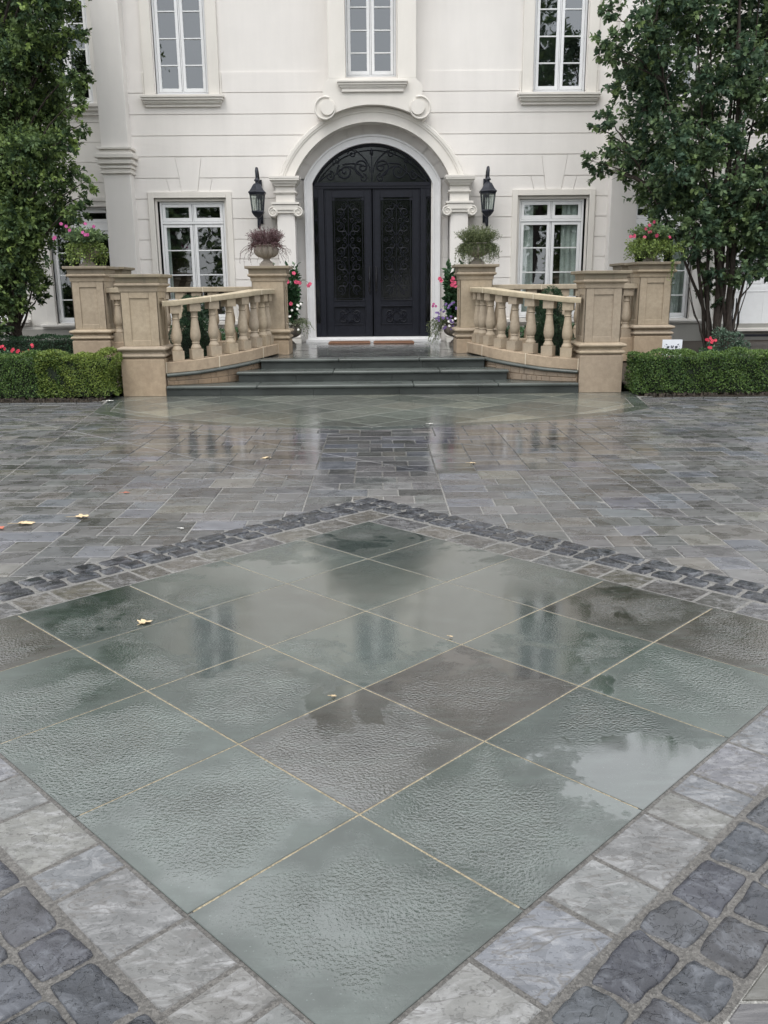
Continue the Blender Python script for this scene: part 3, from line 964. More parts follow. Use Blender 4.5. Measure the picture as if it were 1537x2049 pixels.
# window reveals
for x0, x1, z0, z1 in ((-4.25,-3.22,5.33,7.6),(3.22,4.25,5.33,7.6),(-0.5,0.5,5.625,7.6),(-4.44,-2.975,0.93,3.385),(2.975,4.44,0.93,3.385)):
    m.box(x0-0.05, x0, WY+0.02, WY+0.3, z0-0.05, z1+0.05); m.box(x1, x1+0.05, WY+0.02, WY+0.3, z0-0.05, z1+0.05)
    m.box(x0, x1, WY+0.02, WY+0.3, z1, z1+0.05); m.box(x0, x1, WY+0.02, WY+0.3, z0-0.05, z0)
# recess around the door: jambs, soffit and rusticated back wall
RY = 19.0
for s in (-1, 1):
    m.box(s*1.575, s*1.66, WY+0.02, RY+0.05, 0.3, 3.80)
    cz = [PZ]+[c for c in courses if 0.6 < c < 3.7]+[3.766]
    for a, b in zip(cz, cz[1:]):
        m.box(s*1.22, s*1.60, RY, RY+0.05, a+0.006, b-0.006)
    m.box(s*1.22, s*1.60, RY+0.014, RY+0.08, 0.3, 3.8)
zc, Ri = circ(1.575, 3.77, 4.80)
nseg = 11
zi_, ri_ = circ(1.31, 3.68, 4.49)
ai_ = math.asin((3.68-zi_)/ri_)
def ringpts(a, y):
    t = (a-a0)/(math.pi-2*a0); b = ai_+(math.pi-2*ai_)*t
    return [(ri_*math.cos(b), y, zi_+ri_*math.sin(b)), (1.79*math.cos(a), y, zc+1.79*math.sin(a))]
a0 = math.asin((3.766-zc)/Ri)
for k in range(nseg):
    aa, bb = a0+(math.pi-2*a0)*k/nseg+0.004, a0+(math.pi-2*a0)*(k+1)/nseg-0.004
    vs = []
    for j in range(5):
        a = aa+(bb-aa)*j/4
        vs += ringpts(a, RY)
    m.add(vs, [(2*j, 2*j+2, 2*j+3, 2*j+1) for j in range(4)])
vs = []
for j in range(33):                           # soffit sheet (thick)
    a = a0+(math.pi-2*a0)*j/32
    for r_, y_ in ((Ri, WY-0.2), (Ri, RY+0.02), (Ri+0.05, RY+0.02), (Ri+0.05, WY-0.2)): vs.append((r_*math.cos(a), y_, zc+r_*math.sin(a)))
m.add(vs, [(4*j+a, 4*j+4+a, 4*j+4+(a+1)%4, 4*j+(a+1)%4) for j in range(32) for a in range(4)])
vs = []
for j in range(33):
    a = a0+(math.pi-2*a0)*j/32
    vs += ringpts(a, RY+0.02)
m.add(vs, [(2*j, 2*j+2, 2*j+3, 2*j+1) for j in range(32)])
# side and rear bulk
m.box(-5.3, -5.2, WY+0.2, 30, 0, 8.4); m.box(5.2, 5.3, WY+0.2, 30, 0, 8.4)
m.build('wall', MAT['stucco'], house)

def frame_rect(mb, x0, x1, z0, z1, w, y0, y1, wb=None):
    wb = wb or w
    mb.box(x0, x0+w, y0, y1, z0, z1); mb.box(x1-w, x1, y0, y1, z0, z1)
    mb.box(x0+w, x1-w, y0, y1, z1-w, z1); mb.box(x0+w, x1-w, y0, y1, z0, z0+wb)

def window(x0, x1, z0, z1, Y, rows, transom=None, curtain=None, deep=1.6, bars=True):
    """two-light casement: frame part with sashes, panes and what hangs behind as its own pieces"""
    f = MB()
    frame_rect(f, x0, x1, z0, z1, 0.042, Y+0.07, Y+0.16)
    xm = (x0+x1)/2
    f.box(xm-0.012, xm+0.012, Y+0.085, Y+0.16, z0+0.04, z1-0.04)
    zz = [(z0, transom[0] if transom else z1, rows)]
    if transom:
        f.box(x0+0.04, x1-0.04, Y+0.06, Y+0.16, transom[0], transom[1])
        zz.append((transom[1], z1, []))
    W = MB(); P_ = MB()
    for (a, b, rr) in zz:
        a2 = a+0.048 if a == z0 else a+0.006
        b2 = b-0.048 if b == z1 else b-0.006
        for (c, d) in ((x0+0.048, xm-0.018), (xm+0.018, x1-0.048)):
            frame_rect(W, c, d, a2, b2, 0.058, Y+0.075, Y+0.13, 0.07)
            for r_ in rr:
                W.box(c+0.058, d-0.058, Y+0.08, Y+0.125, r_-0.0115, r_+0.0115)
            zs = [a2+0.07]+[r_ for r_ in rr]+[b2-0.058]
            for z_a, z_b in zip(zs, zs[1:]):
                jx, jz = rnd.uniform(-0.0012,0.0012), rnd.uniform(-0.0012,0.0012)
                P_.add([(c+0.058,Y+0.105+jx,z_a),(d-0.058,Y+0.105-jx,z_a),(d-0.058,Y+0.105-jx+jz,z_b),(c+0.058,Y+0.105+jx+jz,z_b)], [(0,1,2,3)])
    w = f.build('window', MAT['frame'], house, bev=0.003, bseg=1)
    W.build('sash', MAT['frame'], w, bev=0.003, bseg=1)
    P_.build('pane', MAT['glass'], w)
    rm = MB()                                  # the dim room behind
    rm.add([(x0,Y+0.17,z0),(x1,Y+0.17,z0),(x1,Y+0.17,z1),(x0,Y+0.17,z1),(x0-0.5,Y+deep,z0-0.3),(x1+0.5,Y+deep,z0-0.3),(x1+0.5,Y+deep,z1+0.2),(x0-0.5,Y+deep,z1+0.2)],
           [(4,7,6,5),(0,4,5,1),(1,5,6,2),(2,6,7,3),(3,7,4,0)])
    rm.build('interior', MAT['room'], w)
    g2 = MB()
    g2.box(x0+0.042, x0+0.049, Y+0.1, Y+0.12, z0+0.04, z1-0.04); g2.box(x1-0.049, x1-0.042, Y+0.1, Y+0.12, z0+0.04, z1-0.04)
    g2.box(xm-0.0185, xm-0.0115, Y+0.09, Y+0.1, z0+0.04, z1-0.04); g2.box(xm+0.0115, xm+0.0185, Y+0.09, Y+0.1, z0+0.04, z1-0.04)
    g2.build('painted_gap_shade', MAT['gap'], w)  # black strips paint the shade in the gaps between frame and sash
    def drape(xa, xb, nm='curtain', mat='curtain', amp=0.016, yy=0.195, ):
        c = MB(); n = int(abs(xb-xa)/0.012)
        vs = []
        for i in range(n+1):
            x = xa+(xb-xa)*i/n
            for z in (z0+0.02, z1-0.03):
                gather = 1.0 if z < z1-0.1 else 0.85
                vs.append((xa+(x-xa)*gather, Y+yy+amp*math.sin(i*0.62+1.3*math.sin(i*0.11)), z))
        for dy in (0,):
            c.add(vs, [(2*i, 2*i+2, 2*i+3, 2*i+1) for i in range(n)])
        c.build(nm, MAT[mat], w, smooth=80)
    if curtain:
        for (xa, xb) in curtain: drape(xa, xb)
    return w

def sill(levels, cx, Y, name='window_sill', mat='trim'):
    m = MB()
    for z0, z1, hw, out in levels:
        m.box(cx-hw, cx+hw, Y-out, Y+0.05, z0, z1)
    return m.build(name, MAT[mat], house, bev=0.006)

for s in (-1, 1):
    x0, x1 = sorted((s*3.22, s*4.25))
    w = window(x0, x1, 5.33, 7.6, WY, [5.867, 6.348, 6.83, 7.30])
    # flat band surround, a little proud
    m = MB()
    for xa, xb in ((s*3.20, s*2.99), (s*4.27, s*4.47)):
        xa, xb = sorted((xa, xb)); m.box(xa, xb, WY-0.045, WY+0.1, 5.30, 8.3)
    for xa, xb in ((s*2.95, s*2.985), (s*4.475, s*4.51)):
        xa, xb = sorted((xa, xb)); m.box(xa, xb, WY-0.03, WY+0.05, 5.30, 5.72)
    m.build('window_surround', MAT['trim'], house, bev=0.006)
    sill([(5.25,5.295,0.825,0.16),(5.205,5.25,0.80,0.135),(5.165,5.205,0.772,0.10),(5.145,5.165,0.755,0.085),(5.09,5.145,0.74,0.05)], s*3.725, WY)
# blind in the left upper window
wl_ = window(-0.5, 0.5, 5.625, 7.6, WY, [6.071, 6.475, 6.884, 7.30])
sill([(sz(a_,18.3),sz(b_,18.3),c_*0.975,d_+0.395) for a_,b_,c_,d_ in ((5.53,5.57,0.70,0.13),(5.485,5.53,0.68,0.105),(5.45,5.485,0.655,0.08),(5.43,5.45,0.635,0.065),(5.365,5.43,0.615,0.05))], 0.035, WY)
# lower windows
for s in (-1, 1):
    x0, x1 = sorted((s*3.025, s*4.355))
    cur = [(3.07,3.34),(3.72,4.30)] if s > 0 else [(-4.32,-4.20),(-3.12,-3.04)]
    if s > 0: cur = [(3.07, 3.38), (3.93, 4.31)]
    window(x0, x1, 0.95, 3.32, WY+0.02, [1.38, 1.875, 2.365], (2.885, 2.93), cur)
    m = MB()
    xo0, xo1 = sorted((s*2.86, s*4.556)); xi0, xi1 = sorted((s*2.975, s*4.44))
    m.box(xo0, xi0, WY-0.04, WY+0.1, 0.85, 3.50); m.box(xi1, xo1, WY-0.04, WY+0.1, 0.85, 3.50)
    m.box(xi0, xi1, WY-0.04, WY+0.1, 3.385, 3.50)
    m.box(xi0, xi0+0.045, WY+0.03, WY+0.09, 0.95, 3.385); m.box(xi1-0.045, xi1, WY+0.03, WY+0.09, 0.95, 3.385)
    m.box(xi0+0.045, xi1-0.045, WY+0.03, WY+0.09, 3.325, 3.385)
    m.build('window_surround', MAT['trim'], house, bev=0.006)
    sill([(0.86,0.94,0.93,0.14),(0.82,0.86,0.90,0.10),(0.76,0.82,0.87,0.06)], s*3.708, WY)

# --- frontispiece: central window surround ending in scrolls over the arch
FY = 18.40
half = [(0.865,8.3),(0.865,5.62),(0.88,5.575),(0.93,5.53),(0.975,5.48),(0.995,5.42),(0.99,5.34),(0.985,5.27)]
cx_, cz_, Rs = 0.945, 5.055, 0.205
for k in range(15):
    a = R(78-k*17.5)
    half.append((cx_+Rs*math.cos(a), cz_+Rs*math.sin(a)))
zc2, R2 = circ(0.80, 4.945, 5.117)
for k in range(8):
    a = math.acos(0.78/R2)+(math.pi/2-math.acos(0.78/R2))*k/8
    half.append((R2*math.cos(a), zc2+R2*math.sin(a)))
right_ = [(x+0.03, z) for x, z in half]
left_ = [(-x+0.03, z) for x, z in half]
poly = right_ + left_[::-1]
poly = [(sx(x,FY), sz(z,FY)) for x, z in poly]
m = MB()
wh = [(-0.52,5.6),(0.52,5.6),(0.52,8.5),(-0.52,8.5)]
# split into a frame around the window: two sides and the lower apron
low = [p for p in poly if p[1] <= sz(5.60, FY)]
low = [(sx(0.895,FY), sz(5.60,FY))]+[p for p in poly[:len(right_)] if p[1] < sz(5.6,FY)]+[p for p in poly[len(right_):] if p[1] < sz(5.6,FY)]+[(sx(-0.835,FY), sz(5.60,FY))]
m.prism_y(low, FY, WY+0.05)
for xa, xb in ((-0.835,-0.50),(0.53,0.895)):
    m.box(sx(xa,FY), sx(xb,FY), FY, WY+0.05, sz(5.60,FY), 8.3)
m.build('frontispiece', MAT['trim'], house, bev=0.008)
for s in (-1, 1):
    m = MB()
    cx0, cz0 = sx(s*0.945+0.03, FY), sz(5.055, FY)
    def disc(mb, cx, cz, r, y0, y1, n=40):
        p = [(cx+r*math.cos(2*math.pi*k/n), cz+r*math.sin(2*math.pi*k/n)) for k in range(n)]
        mb.prism_y(p, y0, y1)
    disc(m, cx0-s*0.045, cz0+0.005, 0.135, FY-0.05, FY+0.02)
    pts = []; rad = []
    for k in range(46):                          # raised spiral rim
        a = (math.pi*0.62) - k*0.13
        r_ = 0.205-0.0004*k
        pts.append((cx0+s*r_*math.cos(a), FY-0.012, cz0+r_*math.sin(a))); rad.append(0.020)
    m.tube(pts, rad, 8)
    m.build('scroll', MAT['trim'], house, smooth=40)

# --- archivolt
m = MB()
AY = 18.58
kx = AY/WY
n = 44
ast = R(20.3)
zcA = sz(zc, AY)
sec = [(1.72*kx, WY+0.05), (1.72*kx, AY), (1.90*kx, AY), (1.90*kx, AY-0.02), (1.93*kx, AY-0.02), (1.935*kx, AY-0.035), (1.99*kx, AY-0.035), (2.01*kx, AY), (2.02*kx, WY+0.01)]
vs = []
for j in range(n+1):
    a = ast+(math.pi-2*ast)*j/n
    for r_, y_ in sec: vs.append((r_*math.cos(a), y_, zcA+r_*math.sin(a)))
k_ = len(sec)
fs = [(j*k_+i, (j+1)*k_+i, (j+1)*k_+i+1, j*k_+i+1) for j in range(n) for i in range(k_-1)]
fs += [tuple(range(k_)), tuple(n*k_+i for i in range(k_-1,-1,-1))]
m.add(vs, fs)
m.build('archivolt', MAT['trim'], house, smooth=25)

# --- columns by the door
CY = 18.66
for s in (-1, 1):
    cx0 = sx(s*1.775+0.01, 18.5)
    Z = lambda z: sz(z, 18.5)
    m = MB()
    m.square([(0.235,PZ),(0.235,0.565)], (cx0, CY, 0))
    m.square([(0.215,0.565),(0.228,0.580),(0.232,0.598),(0.228,0.618),(0.212,0.635),(0.198,0.645),(0.194,0.675),(0.203,0.69),(0.213,0.705),(0.210,0.725),(0.195,0.738),(0.188,0.75),(0.182,0.78)], (cx0, CY, 0))
    m.build('column_base', MAT['trim'], house, bev=0.004)
    m = MB()
    m.square([(0.180,0.78),(0.180,Z(3.10))], (cx0, CY, 0))
    m.build('column', MAT['stucco'], house, bev=0.012)
    m = MB()
    yc = 18.40
    vz = Z(3.095)
    for t in (-1, 1):
        vx = cx0+t*0.250
        disc(m, vx, vz, 0.094, yc+0.015, CY+0.15, 26)
        pts, rad = [], []
        for k in range(52):
            a = math.pi/2 + k*0.235*1.0
            r_ = 0.096*(1-k/60.0)
            pts.append((vx-t*r_*math.cos(a), yc+0.006, vz+r_*math.sin(a))); rad.append(0.015*(1-k/80))
        m.tube(pts, rad, 6)
    m.box(cx0-0.25, cx0+0.25, yc+0.012, CY+0.15, Z(3.135), Z(3.235))
    m.box(cx0-0.18, cx0+0.18, yc+0.035, CY+0.15, Z(3.075), Z(3.14))
    m.box(cx0-0.275, cx0+0.275, yc-0.010, CY+0.15, Z(3.245), Z(3.285))
    m.build('capital', MAT['trim'], house, smooth=40)
    m = MB()
    m.box(cx0-0.19, cx0+0.19, 18.47, CY+0.15, Z(3.285), Z(3.445))
    m.box(cx0-0.205, cx0+0.205, 18.45, CY+0.15, Z(3.445), Z(3.465))
    m.box(cx0-0.228, cx0+0.228, 18.43, CY+0.15, Z(3.465), Z(3.495))
    m.box(cx0-0.195, cx0+0.195, 18.465, CY+0.15, Z(3.495), Z(3.595))
    prev = None
    for q, (z_, w_) in enumerate(((3.595,0.21),(3.62,0.225),(3.645,0.25),(3.67,0.265),(3.695,0.292),(3.73,0.30))):
        z2 = (3.62,3.645,3.67,3.695,3.73,3.775)[q]
        m.box(cx0-w_, cx0+w_, 18.655-w_-0.03, CY+0.15, Z(z_), Z(z2))
    m.build('entablature_block', MAT['trim'], house, bev=0.004)

# --- giant pilasters at the corners of the main block
PY = 18.52
for s in (-1, 1):
    x0, x1 = sorted((sx(s*4.885, PY), sx(s*5.43, PY)))
    m = MB()
    m.box(x0, x1, PY, WY+1.2, 0.2, 8.4)
    m.build('pilaster', MAT['stucco'], house, bev=0.01)
    m = MB()
    for za, zb, o in ((4.315,4.36,0.075),(4.26,4.315,0.03),(4.225,4.26,0.085),(4.15,4.225,0.115),(4.105,4.15,0.06),(4.04,4.105,0.085),(4.0,4.04,0.035),(3.955,4.0,0.055),(3.90,3.955,0.025),(3.86,3.90,0.042)):
        m.box(x0-o, x1+o, PY-o, WY+1.0, sz(za,PY), sz(zb,PY))
    m.build('pilaster_band', MAT['trim'], house, bev=0.008)

# --- door casing
KY = 18.94
def ringpoly(mb, A, B, y0, y1):
    n = len(A)
    vs = [(x,y0,z) for x,z in A]+[(x,y0,z) for x,z in B]+[(x,y1,z) for x,z in A]+[(x,y1,z) for x,z in B]
    fs = []
    for i in range(n-1):
        fs += [(i, i+1, n+i+1, n+i), (2*n+i, i, n+i, 3*n+i) if False else (n+i, n+i+1, 3*n+i+1, 3*n+i), (i+1, i, 2*n+i, 2*n+i+1)]
    mb.add(vs, fs)
def arc_line(hw, zs, zt, zb, Y, n=36):
    p = arch_outline(hw, zs, zt, zb, n)
    p = [p[1]]+p[2:]+[p[0]]
    return [(sx(x+0.008, Y), zb if z == zb else sz(z, Y)) for x, z in p]
m = MB()
O0 = arc_line(1.39, 3.70, 4.565, PZ, KY); O1 = arc_line(1.355, 3.685, 4.53, PZ, KY)
I1 = arc_line(1.265, 3.65, 4.44, PZ, KY); I0 = arc_line(1.232, 3.63, 4.405, PZ, KY)
ringpoly(m, O0, O1, KY-0.03, RY+0.05)
ringpoly(m, O1, I1, KY-0.005, RY+0.05)
ringpoly(m, I1, I0, KY-0.02, RY+0.12)
m.box(-1.43, 1.43, WY-0.02, RY+0.1, PZ, PZ+0.055)
m.box(-1.25, 1.25, KY-0.03, RY+0.1, PZ+0.055, PZ+0.10)
for s in (-1, 1): m.box(s*1.24, s*1.40, KY-0.05, KY, PZ+0.055, PZ+0.075)
m.build('door_casing', MAT['casing'], house)

# --- entrance: iron frame, two leaves, sidelights, fanlight
DY = 19.05
X = lambda x: sx(x, DY)
Zd = lambda z: sz(z, DY)
m = MB()
zb, zt = Zd(0.585), Zd(3.66)
m.box(X(-1.25), X(-1.205), DY-0.03, DY+0.05, zb, zt); m.box(X(1.205), X(1.25), DY-0.03, DY+0.05, zb, zt)
for s in (-1, 1):
    xa, xb = sorted((X(s*0.985), X(s*1.10))); m.box(xa, xb, DY-0.02, DY+0.06, zb, zt)
    xa, xb = sorted((X(s*1.10), X(s*1.205)))
    m.box(xa, xb, DY-0.02, DY+0.05, Zd(3.37), zt-0.1); m.box(xa, xb, DY-0.02, DY+0.05, zb, Zd(0.86))
m.box(X(-1.25), X(1.25), DY-0.03, DY+0.07, Zd(3.54), zt)
m.box(X(-1.16), X(1.16), DY-0.045, DY-0.03, Zd(3.585), Zd(3.63))
Fo = arc_line(1.235, 3.63, 4.41, Zd(3.6), DY); Fi = arc_line(1.17, 3.64, 4.345, Zd(3.6), DY)
ringpoly(m, Fo, Fi, DY-0.03, DY+0.05)
ent = m.build('entrance_door', MAT['iron'], house, bev=0.004, bseg=1)
def spiral(cx, cz, r0, turns, a0, hand, y, r1=0.012, n=None):
    n = n or int(14*turns)+6
    return [(cx+hand*(r0+(r1-r0)*k/n)*math.cos(a0+2*math.pi*turns*k/n), y, cz+(r0+(r1-r0)*k/n)*math.sin(a0+2*math.pi*turns*k/n)) for k in range(n+1)]
def cscroll(mb, cx, cz, w, h, y, rt=0.008, flip=1):
    """C-scroll with curled ends, mirrored about cx"""
    for s in (-1, 1):
        mb.tube(spiral(cx+s*w*0.30, cz+flip*h*0.12, w*0.19, 1.4, math.pi/2*flip, s*flip, y), rt, 5)
        mb.tube([(cx+s*w*(0.30-0.30*t)+s*w*0.04*math.sin(t*3.14), y, cz+flip*(h*0.12+w*0.19)*(1-t)-flip*h*0.32*t*t) for t in [k/7 for k in range(8)]], rt, 5)
        mb.tube(spiral(cx+s*w*0.17, cz-flip*h*0.20, w*0.13, 1.2, -math.pi/2*flip, -s*flip, y), rt*0.9, 5)
for s in (-1, 1):
    xa, xb = sorted((X(s*0.012), X(s*0.98)))
    ga, gb = sorted((X(s*0.165), X(s*0.82)))
    lf = MB()
    lt = Zd(3.545)
    lf.box(xa, ga, DY, DY+0.06, zb, lt); lf.box(gb, xb, DY, DY+0.06, zb, lt)
    lf.box(ga, gb, DY, DY+0.06, Zd(3.375), lt)
    lf.box(ga, gb, DY, DY+0.06, Zd(1.21), Zd(1.33)); lf.box(ga, gb, DY, DY+0.06, zb, Zd(0.845))
    lf.box(ga, gb, DY+0.03, DY+0.05, Zd(0.845), Zd(1.21))
    # raised mouldings
    frame_rect(lf, ga-0.012, gb+0.012, Zd(1.335)-0.012, Zd(3.375)+0.012, 0.018, DY-0.014, DY)
    frame_rect(lf, ga-0.012, gb+0.012, Zd(0.845)-0.012, Zd(1.21)+0.012, 0.018, DY-0.014, DY)
    frame_rect(lf, xa+0.02, xb-0.02, zb+0.02, lt-0.02, 0.012, DY-0.008, DY)
    lf.build('door_leaf', MAT['iron'], ent, bev=0.003, bseg=1)
    iw = MB(); y = DY+0.005
    cxp = (ga+gb)/2; wp = gb-ga
    frame_rect(iw, ga+0.035, gb-0.035, Zd(1.37), Zd(3.33), 0.010, y-0.004, y+0.006)
    zz_ = [Zd(v) for v in (1.60, 1.98, 2.36, 2.74, 3.12)]
    for q, zq in enumerate(zz_): cscroll(iw, cxp, zq, wp*0.86, 0.36, y, 0.0085, 1 if q % 2 else -1)
    for q in range(4):
        zq = (zz_[q]+zz_[q+1])/2
        for t in (-1, 1):
            iw.tube(spiral(cxp+t*wp*0.34, zq, 0.055, 1.3, math.pi/2, t, y), 0.007, 5)
            iw.tube(spiral(cxp+t*wp*0.13, zq, 0.05, 1.2, -math.pi/2, -t, y), 0.007, 5)
    iw.tube([(cxp, y, Zd(1.37)), (cxp, y, Zd(3.33))], 0.006, 5)
    for cc_ in ((ga+0.03, Zd(1.36)), (gb-0.03, Zd(1.36)), (ga+0.03, Zd(3.34)), (gb-0.03, Zd(3.34))):
        disc(iw, cc_[0], cc_[1], 0.03, y-0.01, y+0.008, 10)
    cscroll(iw, cxp, Zd(1.07), wp*0.8, 0.16, DY+0.02, 0.011, -1)
    cscroll(iw, cxp, Zd(0.94), wp*0.8, 0.16, DY+0.02, 0.011, 1)
    iw.build('ironwork', MAT['iron'], ent, smooth=40)
    gl = MB(); gl.add([(ga,DY+0.035,Zd(1.33)),(gb,DY+0.035,Zd(1.33)),(gb,DY+0.036,Zd(3.375)),(ga,DY+0.036,Zd(3.375))], [(0,1,2,3)])
    gl.build('pane', MAT['dglass'], ent)
    # pull handle
    h = MB(); hx = X(s*0.07)
    zA, zB = Zd(1.46), Zd(2.02)
    h.tube([(hx, DY-0.075, zA+(zB-zA)*k/12) for k in range(13)], [0.008+0.010*math.sin(k/12*math.pi)**2 for k in range(13)], 10)
    h.tube([(hx, DY, Zd(1.60)), (hx, DY-0.075, Zd(1.60))], 0.008, 8); h.tube([(hx, DY, Zd(1.88)), (hx, DY-0.075, Zd(1.88))], 0.008, 8)
    h.box(hx-0.024, hx+0.024, DY-0.012, DY, Zd(1.52), Zd(2.0))
    h.build('handle', MAT['handle'], ent, smooth=50)
    # sidelight
    sa, sb = sorted((X(s*1.10), X(s*1.205)))
    iw = MB(); cxs = (sa+sb)/2; ws = sb-sa
    zl = Zd(0.90)
    k = 0
    while zl < Zd(3.30):
        zh = zl+0.42
        for t in (-1, 1):
            iw.tube([(cxs+t*ws*0.42*math.sin(math.pi*q/8), DY, zl+(zh-zl)*q/8) for q in range(9)], 0.006, 5)
        iw.tube(spiral(cxs-0.02, zh-0.03, 0.022, 1.0, 0, -1, DY), 0.005, 5); iw.tube(spiral(cxs+0.02, zh-0.03, 0.022, 1.0, 0, 1, DY), 0.005, 5)
        zl = zh
    frame_rect(iw, sa+0.004, sb-0.004, Zd(0.87), Zd(3.36), 0.008, DY-0.004, DY+0.006)
    iw.build('sidelight_ironwork', MAT['iron'], ent, smooth=40)
    gl = MB(); gl.add([(sa,DY+0.03,Zd(0.86)),(sb,DY+0.03,Zd(0.86)),(sb,DY+0.031,Zd(3.37)),(sa,DY+0.031,Zd(3.37))], [(0,1,2,3)])
    gl.build('sidelight_pane', MAT['dglass'], ent)
# fanlight
iw = MB(); y = DY
zf = Zd(3.66)
for s in (-1, 1):
    c = X(0)
    iw.tube(spiral(c+s*0.20, zf+0.30, 0.17, 1.6, -math.pi/2, s, y), 0.015, 6)
    iw.tube(spiral(c+s*0.55, zf+0.22, 0.17, 1.6, math.pi*0.75, -s, y), 0.015, 6)
    iw.tube(spiral(c+s*0.86, zf+0.13, 0.10, 1.5, math.pi*0.5, s, y), 0.012, 6)
    iw.tube(spiral(c+s*0.72, zf+0.42, 0.085, 1.4, -math.pi*0.3, s, y), 0.011, 6)
    iw.tube(spiral(c+s*0.40, zf+0.55, 0.09, 1.4, 0, s, y), 0.011, 6)
    iw.tube(spiral(c+s*0.18, zf+0.09, 0.085, 1.3, math.pi/2, s, y), 0.012, 6)
    iw.tube([(c+s*(0.20+0.17*0)+s*t*0.55, y, zf+0.13+0.18*math.sin(t*3.0)) for t in [k/9 for k in range(10)]], 0.013, 6)
    iw.tube([(c+s*(0.03+0.30*t*t), y, zf+0.20+0.42*t) for t in [k/7 for k in range(8)]], 0.012, 6)
    iw.tube([(c+s*(0.10+0.50*t), y, zf+0.30+0.22*t-0.18*t*t) for t in [k/7 for k in range(8)]], 0.012, 6)
    iw.tube([(c+s*(1.10-0.30*t), y, zf+0.02+0.20*t) for t in [k/5 for k in range(6)]], 0.010, 6)
iw.tube([(X(0), y, zf), (X(0), y, zf+0.66)], 0.010, 6)
iw.lathe([(0.01,-0.06),(0.035,-0.03),(0.04,0.0),(0.02,0.04),(0.004,0.07)], (X(0), y, zf+0.58), 10)
arc = arc_line(1.10, 3.66, 4.27, Zd(3.6), DY)
iw.tube([(a, y, b) for a, b in arc[1:-1]], 0.009, 5)
iw.build('fanlight_ironwork', MAT['iron'], ent, smooth=40)
gl = MB(); pg = [(a, b) for a, b in Fi]
gl.prism_y(pg, DY+0.03, DY+0.034)
gl.build('fanlight_pane', MAT['dglass'], ent)
rm = MB(); rm.add([(-1.3,DY+0.1,0.3),(1.3,DY+0.1,0.3),(1.3,DY+0.1,4.6),(-1.3,DY+0.1,4.6),(-2.0,DY+3,0.3),(2.0,DY+3,0.3),(2.0,DY+3,4.6),(-2.0,DY+3,4.6)],
       [(4,7,6,5),(0,4,5,1),(1,5,6,2),(2,6,7,3),(3,7,4,0)])
rm.build('hall_interior', MAT['room'], ent)

